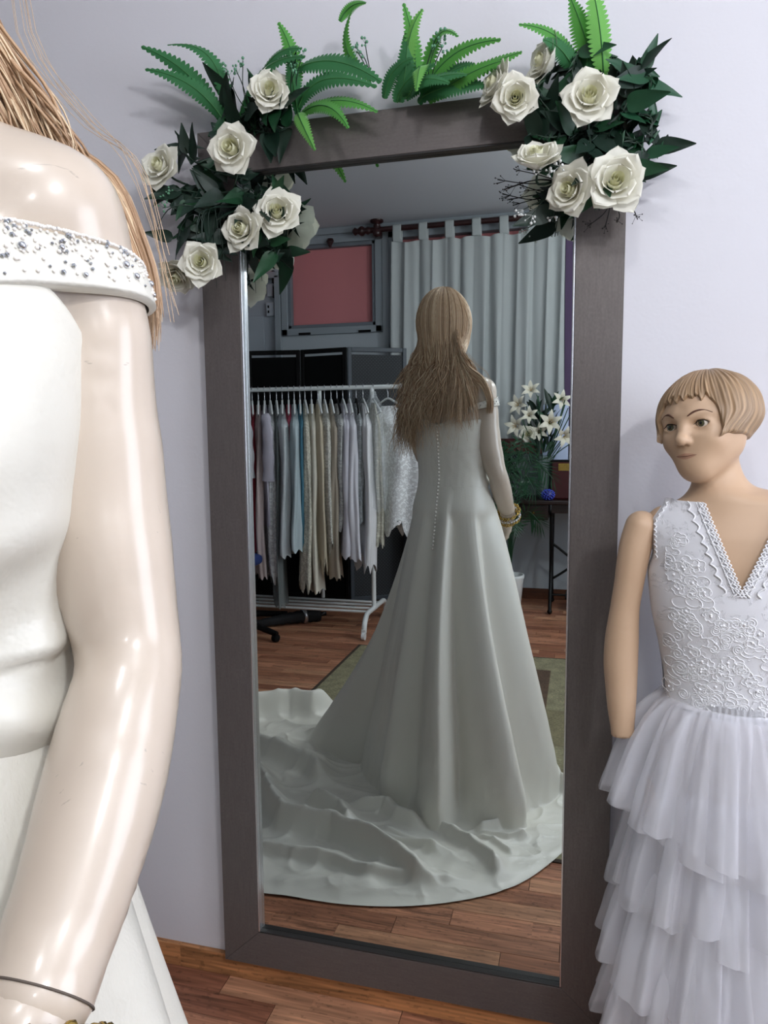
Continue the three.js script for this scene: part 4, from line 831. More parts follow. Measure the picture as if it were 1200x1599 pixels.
rose('side-turned white rose at the left end of the right cluster', 2, [-.163, 1.882, .095], [-.75, .35, .6], .086, .2, GR, aR);
rose('white rose with folded petals above the frame, left in the right cluster', 3, [-.124, 1.846, .115], [.1, -.2, 1], .08, 5.2, GR, aR);
rose('white rose highest of the right cluster, half hidden below the fern tips', 2, [-.083, 1.92, .07], [-.7, .25, .55], .085, 1.7, GR, aR);
rose('tall open white rose at the top right corner of the frame', 3, [0, 1.833, .12], [.05, .08, 1], .094, 3.6, GR, aR);
rose('white rosebud standing upright over the top edge of the glass', 2, [-.085, 1.742, .13], [.02, .8, .75], .088, .9, GR, aR);
rose('white rose turned to the left over the right edge of the glass', 1, [-.033, 1.685, .115], [-.5, -.05, 1], .088, 2.7, GR, aR);
rose('lowest open white rose on the right stile of the frame', 0, [.045, 1.69, .125], [.1, .05, 1], .1, 4.9, GR, aR);

// leaf shapes
function leafGeo(L, W, bend, fold) {
  return grid(4, 8, (u, v, q) => { const uu = u * 2 - 1, w = W * pow(sin(PI * pow(v, .72) * .985 + .01), .85) * (1 + (abs(uu) > .9 ? .1 * sin(v * 50) : 0)); q.set(uu * w, L * v - bend * .2 * v * v, -bend * L * v * v + fold * abs(uu) * w + .04 * L * sin(v * 9) * abs(uu)); });
}
const LEAVES = [leafGeo(.034, .0155, .25, .2), leafGeo(.031, .0155, -.2, .15), leafGeo(.026, .013, .4, .22), leafGeo(.036, .0165, .45, .15)];
const qFrom = (dir, up) => { const y = V(...dir).normalize(), z = V(...up).addScaledVector(y, -V(...up).dot(y)).normalize(), x = V().crossVectors(y, z); return new THREE.Quaternion().setFromRotationMatrix(new THREE.Matrix4().makeBasis(x, y, z)); };
function spray(name, label, category, origin, stems, seed, density, mats, big = 1, group) {
  const t = thing(name, label, category, origin, 0, group), r = rng(seed), o = V(...origin);
  for (const s of stems) {
    const pts = curve(s, 24).map(p => p.sub(o));
    obj('stem', tube(pts, k => .0022 - .0012 * k, 6), M.stem, t);
    const n = Math.round(density * s.length);
    for (let i = 0; i < n; i++) {
      const k = clamp((i + r()) / n, 0.05, 1), p = pts[floor(k * 24)], side = i % 2 ? 1 : -1, T = V().subVectors(pts[min(24, floor(k * 24) + 1)], pts[max(0, floor(k * 24) - 1)]).normalize();
      const perp = V(-T.y, T.x, 0).normalize().multiplyScalar(side), d = V().addScaledVector(T, .3 + r() * .5).addScaledVector(perp, .4 + r() * .7).add(V(0, -.1, .1 + r() * .5));
      const m = obj('leaf', LEAVES[floor(r() * 4)], mats[floor(r() * mats.length)], t);
      m.position.copy(p); m.quaternion.copy(qFrom(d.toArray(), [(r() - .5) * 1.2, (r() - .3) * .9, 1])); m.scale.setScalar((.75 + r() * .45) * big);
    }
  }
  return t;
}
const GS = 'rose leaf sprays on the mirror';
spray('rose_leaf_spray', 'dark green rose leaf spray spread over the top left corner of the frame', 'leaf spray', [-.7, 1.75, .05], [
  [[-.66, 1.78, .05], [-.73, 1.80, .06], [-.78, 1.83, .07], [-.80, 1.87, .075]], [[-.66, 1.76, .05], [-.74, 1.755, .07], [-.8, 1.765, .08], [-.86, 1.78, .08]], [[-.66, 1.76, .05], [-.73, 1.72, .07], [-.78, 1.69, .08], [-.82, 1.67, .08]],
  [[-.68, 1.76, .05], [-.68, 1.70, .065], [-.70, 1.66, .07], [-.74, 1.64, .08]], [[-.68, 1.76, .05], [-.63, 1.74, .06], [-.6, 1.735, .06], [-.575, 1.735, .055]], [[-.68, 1.72, .05], [-.64, 1.68, .06], [-.61, 1.65, .055], [-.6, 1.62, .05]],
  [[-.72, 1.75, .05], [-.77, 1.74, .09], [-.8, 1.72, .1]], [[-.66, 1.74, .055], [-.66, 1.72, .08], [-.63, 1.705, .08]]], 41, 4.2, [M.leaf, M.leafDeep, M.leafDeep]);
spray('rose_leaf_spray', 'dark rose leaves standing behind the upper left roses above the frame', 'leaf spray', [-.64, 1.89, .05], [
  [[-.70, 1.885, .05], [-.66, 1.9, .06], [-.62, 1.91, .07], [-.57, 1.895, .07]], [[-.68, 1.88, .05], [-.7, 1.92, .06], [-.68, 1.96, .065]], [[-.64, 1.885, .05], [-.63, 1.93, .06], [-.64, 1.965, .07]], [[-.66, 1.88, .04], [-.6, 1.86, .06], [-.555, 1.87, .06]], [[-.7, 1.885, .05], [-.72, 1.87, .07], [-.69, 1.85, .08]], [[-.62, 1.88, .04], [-.6, 1.915, .05], [-.56, 1.93, .06]]], 43, 4.2, [M.leaf, M.leafDeep, M.leafDeep]);
spray('rose_leaf_spray', 'dark green rose leaf spray filling the top right corner of the frame', 'leaf spray', [0, 1.8, .05], [
  [[-.03, 1.8, .05], [-.07, 1.84, .06], [-.09, 1.87, .07], [-.07, 1.9, .07]], [[-.03, 1.8, .05], [-.03, 1.86, .07], [-.03, 1.9, .07], [-.02, 1.93, .07]], [[0, 1.8, .05], [.04, 1.84, .06], [.05, 1.88, .06], [.03, 1.92, .06]], [[-.02, 1.8, .05], [-.07, 1.79, .07], [-.1, 1.8, .07]],
  [[0, 1.8, .05], [.0, 1.76, .08], [-.02, 1.73, .08], [-.045, 1.71, .07]], [[0, 1.8, .05], [.05, 1.78, .06], [.06, 1.74, .07], [.09, 1.70, .07]], [[0, 1.78, .05], [.02, 1.73, .08], [.01, 1.7, .09], [.02, 1.655, .08]], [[-.02, 1.8, .05], [-.05, 1.77, .06], [-.05, 1.72, .06], [-.06, 1.66, .06]]], 47, 4.2, [M.leaf, M.leafDeep, M.leafDeep]);
spray('ivy_sprig', 'dark ivy-like sprig reaching out over the wall right of the frame', 'ivy sprig', [.05, 1.8, .05], [
  [[.03, 1.79, .05], [.06, 1.83, .07], [.075, 1.87, .07], [.074, 1.9, .07]], [[.05, 1.82, .06], [.09, 1.84, .065], [.1, 1.86, .07], [.085, 1.885, .07]], [[.05, 1.81, .06], [.1, 1.81, .06], [.105, 1.77, .06], [.122, 1.745, .06]], [[.04, 1.79, .05], [.08, 1.77, .06], [.1, 1.735, .06], [.075, 1.7, .06]]], 53, 4.2, [M.leafIvy, M.leafDeep], .95);
// ferns: a solid blade with a toothed edge along a curved rib
function frond(p0, p1, p2, w, seed, twist = 0) {
  const r = rng(seed), c = new THREE.QuadraticBezierCurve3(V(...p0), V(...p1), V(...p2)), n = 22, P = [], I = [];
  const N0 = V((r() - .5) * .8, .25 + (r() - .5) * .6, 1).normalize(), add = v => { P.push(v.x, v.y, v.z); return P.length / 3 - 1; };
  let prev = null;
  for (let i = 0; i <= n; i++) {
    const t = i / n, p = c.getPoint(t), T = c.getTangent(t), S = V().crossVectors(T, N0).normalize(), N = V().crossVectors(S, T).normalize().applyAxisAngle(T, 0);
    S.applyAxisAngle(T, twist * t); N.applyAxisAngle(T, twist * t);
    const wd = w * pow(sin(PI * clamp(.08 + t * .9)), .75) * (1 - .35 * t);
    const row = { p, S, N, T, wd };
    if (prev) for (const s of [-1, 1]) {
      const at = (q, k, f) => add(q.p.clone().addScaledVector(q.S, s * k * q.wd).addScaledVector(q.N, -abs(k) * q.wd * .25).addScaledVector(q.T, f));
      const dt = prev.p.distanceTo(p);
      const a = at(prev, 0, 0), b = at(row, 0, 0), d = at(row, .6, 0), e = at(prev, .6, 0), f1 = at(prev, .9, dt * .3), f2 = at(prev, 1.04, dt * .72), f3 = at(row, .74, dt * .02);
      I.push(a, b, d, a, d, e, e, d, f3, e, f3, f2, e, f2, f1);
    }
    prev = row;
  }
  const g = new THREE.BufferGeometry(); g.setAttribute('position', new THREE.Float32BufferAttribute(P, 3)); g.setIndex(I);
  const rib = tube(c.getPoints(14), k => .0016 - .001 * k, 5); rib.deleteAttribute('uv');
  g.computeVertexNormals(); return [g, rib];
}
function fern(label, origin, fronds, mats, seed) {
  const t = thing('fern_sprig', label, 'fern', origin), o = V(...origin).negate();
  fronds.forEach(([a, b, c, w, k, tw], i) => { const [g, rib] = frond(a, b, c, w, seed + i, tw || 0); const m = obj('frond', g.translate(o.x, o.y, o.z), mats[k], t); obj('rib', rib.translate(o.x, o.y, o.z), mats[2], m); });
  return t;
}
const FM = [M.fernDeep, M.fern, std({ color: 0x2f6b33, roughness: .6 }), std({ color: 0x6fb552, roughness: 0.75, transmission: .25, thickness: 0 })];
fern('dark green fern arching far left above the corner of the frame', [-.7, 1.89, .045], [
  [[-.71, 1.89, .05], [-.745, 1.99, .085], [-.855, 2.032, .105], .021, 0], [[-.705, 1.89, .05], [-.735, 1.965, .1], [-.842, 1.984, .115], .021, 0], [[-.705, 1.89, .05], [-.67, 2.03, .1], [-.80, 2.03, .1], .02, 0, .6], [[-.675, 1.9, .05], [-.62, 1.995, .09], [-.51, 1.965, .11], .022, 0]], FM, 100);
fern('fern with fronds spreading both ways above the middle left of the frame', [-.55, 1.9, .045], [
  [[-.55, 1.93, .06], [-.535, 1.985, .08], [-.562, 2.032, .11], .02, 1], [[-.545, 1.965, .07], [-.463, 1.985, .09], [-.37, 1.912, .09], .03, 0], [[-.545, 1.9, .06], [-.5, 1.96, .1], [-.376, 1.9, .1], .022, 0], [[-.55, 1.89, .05], [-.54, 1.94, .1], [-.545, 1.985, .1], .018, 0], [[-.544, 1.892, .05], [-.47, 1.905, .1], [-.425, 1.826, .12], .018, 1], [[-.54, 1.89, .05], [-.464, 1.915, .09], [-.38, 1.865, .08], .02, 1], [[-.55, 1.895, .05], [-.53, 1.87, .11], [-.494, 1.798, .11], .017, 3, .4], [[-.64, 1.93, .05], [-.6, 2.01, .09], [-.52, 1.985, .1], .024, 0]], FM, 120);
fern('small lone fern tip curling up on the wall above the frame', [-.4, 1.94, .05], [[[-.4, 1.935, .05], [-.47, 1.985, .08], [-.42, 2.04, .1], .014, 1, -.5], [[-.45, 2.03, .085], [-.43, 2.06, .09], [-.392, 2.04, .11], .013, 1]], FM, 140);
fern('bright green fern clump above the middle right of the frame', [-.3, 1.895, .045], [
  [[-.315, 1.9, .05], [-.3, 1.96, .09], [-.325, 2.035, .1], .019, 1], [[-.3, 1.9, .05], [-.25, 1.965, .09], [-.15, 1.942, .115], .02, 1], [[-.3, 1.9, .05], [-.275, 2.02, .09], [-.225, 1.96, .11], .017, 1], [[-.28, 1.9, .05], [-.18, 1.92, .09], [-.115, 1.925, .1], .022, 1], [[-.3, 1.93, .06], [-.29, 1.94, .12], [-.297, 1.872, .125], .019, 3], [[-.375, 1.9, .05], [-.36, 1.945, .08], [-.31, 1.945, .09], .018, 0], [[-.345, 1.89, .05], [-.32, 1.93, .09], [-.32, 2.0, .09], .022, 0], [[-.33, 1.89, .06], [-.28, 1.915, .1], [-.21, 1.9, .1], .022, 0], [[-.3, 1.89, .06], [-.24, 1.9, .09], [-.17, 1.885, .08], .024, 0], [[-.33, 1.895, .05], [-.33, 1.98, .1], [-.29, 2.02, .1], .02, 3], [[-.35, 1.89, .05], [-.34, 1.92, .08], [-.27, 1.93, .09], .022, 0], [[-.31, 1.885, .05], [-.25, 1.93, .08], [-.2, 1.925, .08], .024, 0], [[-.29, 1.885, .05], [-.22, 1.905, .1], [-.15, 1.91, .11], .02, 1], [[-.32, 1.89, .07], [-.3, 1.915, .11], [-.24, 1.885, .11], .02, 0]], FM, 160);
fern('fern standing up behind the roses at the top right corner', [-.01, 1.9, .05], [
  [[-.02, 1.9, .05], [-.04, 1.96, .09], [-.12, 1.965, .11], .018, 1], [[.005, 1.9, .05], [-.01, 1.95, .085], [-.035, 1.995, .11], .026, 1], [[.022, 1.88, .06], [.018, 1.95, .1], [-.005, 2.015, .13], .026, 3], [[-.02, 1.89, .05], [-.045, 1.935, .09], [-.08, 1.94, .1], .02, 0], [[-.01, 1.88, .05], [-.005, 1.92, .08], [.0, 1.965, .08], .024, 0]], FM, 180);
// berry and seed sprigs, wires
function sprig(name, label, cat, origin, tips, mat, rad, seed, stemM = M.stem) {
  const t = thing(name, label, cat, origin), r = rng(seed), b = [];
  const st = tips.map(p => { const e = V(...p).sub(V(...origin)), pts = curve([[0, 0, 0], e.clone().multiplyScalar(.5).add(V((r() - .5) * .02, (r() - .5) * .02, .01)), e], 8); for (let k = 0; k < 6; k++) { const q = pts[8].clone().add(V((r() - .5) * .018, (r() - .5) * .018, (r() - .5) * .014)); b.push(ball(rad * (.7 + .5 * r()), q.x, q.y, q.z, 7, 5), tube([pts[7], q], .0004, 3, false)); } return tube(pts, .0009, 4); });
  obj('stalks', st, stemM, t); stuff(obj('berries', b, mat, t)); return t;
}
const berryW = std({ color: 0xdfe2df, roughness: .5 }), seedG = std({ color: 0x5f9372, roughness: .6 });
sprig('berry_sprig', 'sprig of tiny white berries below the upright rosebud', 'berry sprig', [-.05, 1.74, .07], [[-.082, 1.716, .13], [-.065, 1.712, .13], [-.05, 1.722, .12]], berryW, .0024, 1);
sprig('berry_sprig', 'sprig of small white buds hanging low at the left of the right cluster', 'berry sprig', [-.06, 1.7, .05], [[-.12, 1.665, .08], [-.1, 1.65, .08], [-.06, 1.645, .07]], berryW, .0024, 2);
sprig('twig_sprig', 'dark bare twigs poking left over the glass from the right cluster', 'twigs', [-.05, 1.72, .05], [[-.16, 1.73, .06], [-.14, 1.71, .07], [-.13, 1.745, .06], [-.15, 1.715, .05], [-.11, 1.70, .08]], std({ color: 0x23201e, roughness: .8 }), .0012, 3, std({ color: 0x191716, roughness: .8 }));
sprig('twig_sprig', 'dark bare twigs below the lowest rose on the right stile', 'twigs', [.04, 1.68, .05], [[.0, 1.635, .06], [.03, 1.63, .06], [.05, 1.635, .07], [.085, 1.64, .06]], std({ color: 0x23201e, roughness: .8 }), .0012, 4, std({ color: 0x191716, roughness: .8 }));
sprig('seed_sprig', 'green seed sprig beside the lone fern tip', 'seed sprig', [-.40, 1.94, .05], [[-.42, 1.98, .09], [-.40, 1.985, .09], [-.412, 1.965, .1]], seedG, .0026, 5);
sprig('seed_sprig', 'pale green seed sprig left of the rose above the frame', 'seed sprig', [-.65, 1.9, .05], [[-.68, 1.975, .09], [-.66, 1.97, .09], [-.645, 1.985, .09]], seedG, .0026, 6);
sprig('seed_sprig', 'green seed sprig in the middle of the bright fern clump', 'seed sprig', [-.29, 1.9, .05], [[-.27, 1.965, .09], [-.255, 1.96, .09], [-.26, 1.98, .09]], seedG, .0026, 7);
sprig('seed_sprig', 'green seed sprig at the heart of the middle left fern', 'seed sprig', [-.55, 1.9, .05], [[-.535, 1.965, .1], [-.52, 1.975, .1], [-.53, 1.945, .11]], seedG, .0026, 8);
sprig('seed_sprig', 'green seed sprig below the farthest left rose', 'seed sprig', [-.78, 1.75, .06], [[-.82, 1.74, .1], [-.81, 1.755, .1], [-.825, 1.725, .1]], seedG, .0024, 9);
// thin grass blades among the left leaves
{
  const t = thing('grass_tuft', 'tuft of thin dark grass blades hanging below the left leaves', 'grass tuft', [-.72, 1.72, .06]), r = rng(61);
  for (let i = 0; i < 12; i++) { const e = [(r() - .6) * .2, -.03 - r() * .13, .02 + r() * .04], pts = curve([[0, 0, 0], [e[0] * .6, .01 + e[1] * .2, e[2]], e], 10); obj('blade', tube(pts, k => .0022 * (1 - .8 * k), 4, true, .3), M.leafDeep, t); }
}
// ---------------------------------------------------------------- what stands behind the camera and shows in the mirror
const fabric = (c, o = {}) => std({ color: c, roughness: 0.85, bumpMap: rep(weaveBump, 14, 14), bumpScale: 0.0004, ...o });
// curtain and rod
{
  const y0 = 2.79, z = ZB - 0.11;
  const rod = thing('curtain_rod', 'dark turned wooden curtain rod with a knobbed end under the ceiling', 'curtain rod', [-1.6, y0, z]);
  obj('pole', new THREE.CylinderGeometry(.02, .02, 2.6, 16).rotateZ(PI / 2).translate(1.3, 0, 0), M.rodWood, rod);
  obj('finial', lathe([[0, .13], [.018, .115], [.03, .1], [.018, .08], [.036, .055], [.036, .04], [.02, .02], [.03, 0], [.02, -.02]], 20).rotateZ(PI / 2).translate(0, 0, 0), M.rodWood, rod);
  for (const x of [.07, 2.3]) obj('bracket', [lathe([[.05, .085], [.05, .07], [.02, .055], [.03, .04], [.02, .02], [.032, 0], [.028, -.03], [0, -.04]], 18).translate(x, -.015, 0), box(.05, .06, .07, x, -.02, .04, .01)], M.rodWood, rod);
  const cl = fabric(0xb4baba, { transmission: 0.15, thickness: 0 });
  const sheet = (xa, xb, yb, n, seed, w) => grid(n, 26, (u, v, o) => { const x = lerp(xa, xb, u), f = sin(x * 46 + 1.6 * sin(x * 9 + seed)) + .5 * sin(x * 83 + seed) + .3 * noise.noise(x * 8, v * 2, seed); o.set(x + .008 * sin(x * 60 + v * 3), lerp(2.695 - .014 * pow(abs(sin(x * PI / .2)), 2), yb, v), z + w * f * (.45 + .55 * v)); return [x, lerp(2.7, yb, v)]; });
  const c = thing('tab_top_curtain', 'pale grey tab top curtain hanging in folds over the pink window', 'curtain', [-.78, 1.2, z]);
  const lo = g => g.translate(.78, -1.2, -z);
  obj('cloth', lo(sheet(-1.42, -.14, 1.22, 240, 1, .024)), cl, c);
  const tabG = tube(curve([[0, -.1, .022], [0, -.02, .024], [0, .018, .016], [0, .026, 0], [0, .018, -.016], [0, -.02, -.024], [0, -.1, -.022]], 20), .034, 8, false, .05, V(0, 0, 1));
  for (let k = 0; k < 7; k++) { const m = obj('tab', tabG, cl, c); m.position.set(-1.37 + k * .198 + .78, y0 - 1.2, 0); }
  const c2 = thing('tab_top_curtain', 'narrow violet curtain edge at the right end of the rod', 'curtain', [-.115, 1.0, z + .02]);
  obj('cloth', sheet(-.135, -.1, .95, 16, 3, .008).translate(.115, -1.0, -z - .02), fabric(0x51405e), c2);
  const c3 = thing('tab_top_curtain', 'white curtain right of the violet edge, cut by the mirror frame', 'curtain', [.2, .9, z + .01]);
  obj('cloth', sheet(-.09, .5, .9, 110, 5, .02).translate(-.2, -.9, -z - .01), fabric(0xd0d4d6), c3);
}
// folding screen
{
  const pts = [[-2.78, 3.76], [-2.395, 3.6], [-2.0, 3.66], [-1.625, 3.6], [-1.24, 3.81]], H = 1.875;
  const t = thing('folding_screen', 'black folding screen behind the clothes rack, its last panel woven grey', 'screen', [-2, 0, 3.65]);
  const woven = tex(256, 256, (x, y) => { const a = ((x >> 3) + (y >> 3)) & 1, e = (x % 8 < 1) || (y % 8 < 1); const k = e ? .35 : a ? 1 : .72; return [62 * k, 66 * k, 70 * k]; });
  const wm = std({ map: rep(woven, 2.6, 2.6), roughness: .8 }), greyF = std({ color: 0x3a424a, roughness: .5 }), cloth = fabric(0x060607, { specularIntensity: .3 });
  for (let k = 0; k < 4; k++) {
    const [ax, az] = pts[k], [bx, bz] = pts[k + 1], L = hypot(bx - ax, bz - az) - .008, last = k === 3, g = obj('panel', box(L - .05, H - .1, .006, 0, H / 2, 0, .001), last ? wm : cloth, t);
    g.position.set((ax + bx) / 2 + 2, 0, (az + bz) / 2 - 3.65); g.rotation.y = -atan2(bz - az, bx - ax);
    const fm = last ? greyF : M.black;
    for (const s of [-1, 1]) obj('panel_stile', box(.028, H, .024, s * (L / 2 - .014), H / 2, 0, .004), fm, g);
    for (const y of [H - .016, .06]) obj('panel_rail', box(L - .056, .032, .022, 0, y, 0, .004), fm, g);
  }
}
// clothes rack
const RX0 = -2.35, RX1 = -1.3, RZ = 3.1, RY = 1.56;
{
  const t = thing('clothes_rack', 'white metal clothes rack on casters with four bars at its base', 'clothes rack', [RX1, 0, RZ]), lo = g => g.translate(-RX1, 0, -RZ);
  obj('rail', lo(new THREE.CylinderGeometry(.014, .014, RX1 - RX0 + .42, 14).rotateZ(PI / 2).translate((RX0 + RX1) / 2, RY, RZ)), M.whiteMetal, t);
  for (const s of [-1, 1]) obj('rail_cap', lo(new THREE.CylinderGeometry(.0175, .0175, .03, 14).rotateZ(PI / 2).translate((RX0 + RX1) / 2 + s * ((RX1 - RX0) / 2 + .2), RY, RZ)), M.whitePlastic, t);
  for (const x of [RX1, RX0]) {
    obj('upright', lo(cyl(.0145, .0145, RY - .12, x, (RY + .12) / 2, RZ)), M.whiteMetal, t);
    obj('foot', lo(tube(curve([[x + .02, .045, 2.8], [x + .02, .09, 2.81], [x + .015, .125, 2.86], [x, .13, 2.95], [x, .13, 3.1], [x, .13, 3.25], [x, .125, 3.34], [x, .09, 3.39], [x, .045, 3.4]], 40), .0165, 12)), M.whiteMetal, t);
    for (const [cz, cx] of [[2.8, x + .02], [3.4, x]]) obj('caster', lo(merge([new THREE.CylinderGeometry(.025, .025, .02, 18).rotateZ(PI / 2).translate(cx, .026, cz - .008), box(.03, .03, .03, cx, .055, cz, .006)])), M.whitePlastic, t);
  }
  obj('centre_post', lo(cyl(.012, .012, RY - .15, -1.70, (RY + .15) / 2, RZ + .13)), M.whiteMetal, t);
  for (let k = 0; k < 4; k++) obj('base_bar', lo(new THREE.CylinderGeometry(.009, .009, RX1 - RX0, 10).rotateZ(PI / 2).translate((RX0 + RX1) / 2, .13, 2.985 + k * .09)), M.whiteMetal, t);
}
// hangers
let hangerFor;
{
  const r = rng(12), hook = curve([[0, .0, -.018], [0, .012, -.012], [0, .018, 0], [0, .012, .014], [0, -.004, .018], [0, -.02, .008], [0, -.04, 0], [0, -.075, 0]], 24);
  const proto = new THREE.Group(); proto.name = 'clothes_hanger';
  obj('hook', tube(hook, .0028, 6), M.silver, proto);
  obj('shoulder_bar', tube(curve([[0, -.165, -.2], [0, -.135, -.15], [0, -.095, -.06], [0, -.075, 0], [0, -.095, .06], [0, -.135, .15], [0, -.165, .2]], 30), .0068, 8), M.whitePlastic, proto);
  obj('cross_bar', tube(curve([[0, -.165, -.2], [0, -.175, -.1], [0, -.175, .1], [0, -.165, .2]], 12), .004, 6), M.whitePlastic, proto);
  const darkH = proto.clone(); darkH.children.forEach((m, i) => { if (i) m.material = M.black; });
  hangerFor = (what, x, turn, dark) => {
    const t = (dark ? darkH : proto).clone(); t.name = numbered('clothes_hanger');
    tag(t, (dark ? 'black' : 'white') + ' plastic hanger that carries the ' + what, 'hanger', 'hangers on the clothes rack');
    t.position.set(x, RY + .0015, RZ); t.rotation.y = turn + (r() - .5) * .1; scene.add(t);
  };
}
// garments: hanging sheaths with folds, each its own length, width and colour
const laceTex2 = tex(256, 256, (x, y, u, v) => { const a = tn(u * 14, v * 14, 14, 3), b = tn(u * 30, v * 30, 30, 9), k = a + b * .8 > .05 ? 1 : .88; return [255 * k, 255 * k, 255 * k]; });
const laceBump2 = tex(256, 256, (x, y, u, v) => { const a = tn(u * 14, v * 14, 14, 3), b = tn(u * 30, v * 30, 30, 9), k = a + b * .8 > .05 ? 220 : 90; return [k, k, k]; }, false);
const laceM2 = c => std({ color: c, roughness: .75, map: rep(laceTex2, 4, 4), bumpMap: rep(laceBump2, 4, 4), bumpScale: .0015 });
function garment(label, cat, x, len, half, thick, mat, o = {}) {
  const { turn = 0, seed = 1, jag = .012, flare = 1, top = -.1, sleeve = 0, z = RZ } = o, r = rng(seed);
  const yT = RY + top, t = thing(cat.replace(/ /g, '_'), label, cat, [x, yT, z], turn), ph = r() * 6, n1 = 5 + floor(r() * 4);
  const g = grid(72, 40, (u, v, q) => {
    const a = u * TAU, s = sin(a), c = cos(a), y = -len * v, sh = sst(0, .1, v), wz = lerp(.055, half, sh) * lerp(1, flare, v), wx = lerp(.012, thick, sst(0, .12, v)) * lerp(1, 1.25, v);
    const f = (.3 * thick) * sin(a * n1 + ph + 2 * v) * sst(.08, .5, v) + .2 * thick * noise.noise(a * 3, v * 4, seed);
    q.set(wx * c + f * c * 1.2 + .012 * sin(v * 5 + ph) * v, y - (1 - sh) * 0 - .06 * abs(s) * (1 - sh) * 0 - (.055 * abs(s) * sst(0, .08, v)) * (1 - v) + (v > .97 ? jag * sin(a * 9 + ph) + jag * noise.noise(a * 6, seed, 1) : 0), wz * s + f * s); return [wz * s * 1.2 + wx * c, y];
  }, true);
  obj('bodice_and_skirt', g, mat, t);
  if (sleeve) for (const s of [-1, 1]) obj('sleeve', tube(curve([[0, -.07, s * half * .85], [.01, -.16, s * (half + .02)], [.012, -.07 - sleeve * .6, s * (half + .01)], [.01, -.07 - sleeve, s * (half - .01)]], 16).map(p => p), k => .028 + .012 * k + .004 * sin(k * 20), 10, false, .6), mat, t);
  return t;
}
{
  const G = [ // x, length, half width, thickness, material, label, category, options
    [-2.17, .86, .2, .02, fabric(0xb9b8bd), 'greyish white blouse at the far left of the rack', 'blouse', { sleeve: .4 }],
    [-2.13, .95, .19, .02, fabric(0x7d2230), 'dark red dress mostly hidden at the left end of the rack', 'dress', {}],
    [-2.085, 1.18, .2, .024, fabric(0xc3b3b0), 'dusty pale pink long dress near the left end of the rack', 'dress', {}],
    [-2.04, .78, .21, .022, fabric(0xb2aeba), 'short mauve-grey jacket between the pale pink and white dresses', 'jacket', { sleeve: .42 }],
    [-2.0, 1.16, .2, .026, laceM2(0xc9cacb), 'white lace dress left of the sheer grey gown', 'dress', { jag: .03 }],
    [-1.955, 1.3, .2, .022, fabric(0x7f8786, { transparent: true, opacity: .7 }), 'sheer grey gown whose hem reaches the base bars of the rack', 'dress', { seed: 9 }],
    [-1.915, .98, .22, .03, fabric(0xb9bfc2), 'pale grey satin dress left of the pink slip', 'dress', { flare: 1.1 }],
    [-1.87, .55, .15, .016, fabric(0xa9485c), 'narrow pink slip with thin straps on the rack', 'slip', {}],
    [-1.83, .95, .21, .03, fabric(0xb4c3c8), 'pale blue dress in the middle of the rack', 'dress', { flare: 1.12 }],
    [-1.79, .9, .19, .02, fabric(0x45768a), 'teal blue dress peeping out beside the cream lace gown', 'dress', { seed: 4, jag: .02 }],
    [-1.755, 1.24, .2, .026, laceM2(0xd9d6c6), 'long cream lace gown, longest of those in the middle of the rack', 'dress', { jag: .04, seed: 7 }],
    [-1.71, 1.2, .19, .026, fabric(0xe0dccd), 'long plain cream gown right of the cream lace gown', 'dress', { seed: 12 }],
    [-1.665, 1.12, .2, .026, fabric(0xcbbfa8), 'beige pleated gown with an uneven hem on the rack', 'dress', { jag: .05, seed: 13 }],
    [-1.62, .92, .2, .028, laceM2(0xd5d3c9), 'ivory lace dress with a ragged hem on the rack', 'dress', { jag: .05, seed: 14 }],
    [-1.575, 1.08, .2, .024, fabric(0xb3a898), 'dull taupe gown hanging behind the ivory lace dress', 'dress', { seed: 15 }],
    [-1.535, .8, .2, .026, laceM2(0xb9bab8), 'grey lace dress right of the ivory one', 'dress', { jag: .03, seed: 16 }],
    [-1.495, 1.0, .2, .03, fabric(0xcfcdd6), 'pale lavender white gown with long straight folds', 'dress', { seed: 17, flare: 1.15 }],
    [-1.45, 1.02, .2, .03, fabric(0xd4d3da), 'white gown right of the lavender white one', 'dress', { seed: 18, flare: 1.2 }],
    [-1.405, .78, .19, .022, laceM2(0x9fa4a6), 'silver grey sequinned dress on the rack', 'dress', { seed: 19 }],
    [-1.36, 1.04, .21, .03, fabric(0xd6d6d8), 'white dress whose pointed hem hangs beside the rack upright', 'dress', { seed: 20, jag: .03 }],
  ];
  const hr = rng(71), short = ['greyish white blouse', 'dark red dress', 'dusty pink long dress', 'short mauve-grey jacket', 'white lace dress beside the sheer gown', 'sheer grey gown', 'pale grey satin dress', 'narrow pink slip', 'pale blue dress', 'teal blue dress', 'long cream lace gown', 'long plain cream gown', 'beige pleated gown', 'ragged ivory lace dress', 'dull taupe gown', 'grey lace dress', 'lavender white gown', 'white gown beside the lavender one', 'silver grey sequinned dress', 'white dress with the pointed hem'];
  G.forEach(([x, l, h, th, m, label, cat, o], k) => { const turn = -.42 + (hr() - .5) * .06; garment(label, cat, x, l * (.94 + hr() * .1), h * 1.08, th * 1.5, m, { seed: floor(-x * 100), turn, ...o }); hangerFor(short[k], x, turn, k === 18 || k === 15); });
  hangerFor('covered sequinned gown', -1.295, -.5, false); hangerFor('last white lace gown', -1.195, -1.0, false);
  const film = std({ color: 0xe8eef2, roughness: .12, transparent: true, opacity: .28, clearcoat: 1, bumpMap: rep(fineBump, 5, 2), bumpScale: .02 });
  garment('ivory sequinned gown inside the clear plastic cover', 'dress', -1.295, .88, .17, .03, laceM2(0xc9c6b6), { turn: -.5, seed: 31, jag: .03 });
  garment('clear plastic garment cover hanging near the right end of the rail', 'garment cover', -1.295, .74, .2, .05, film, { turn: -.5, seed: 33, jag: .02, top: -.03 });
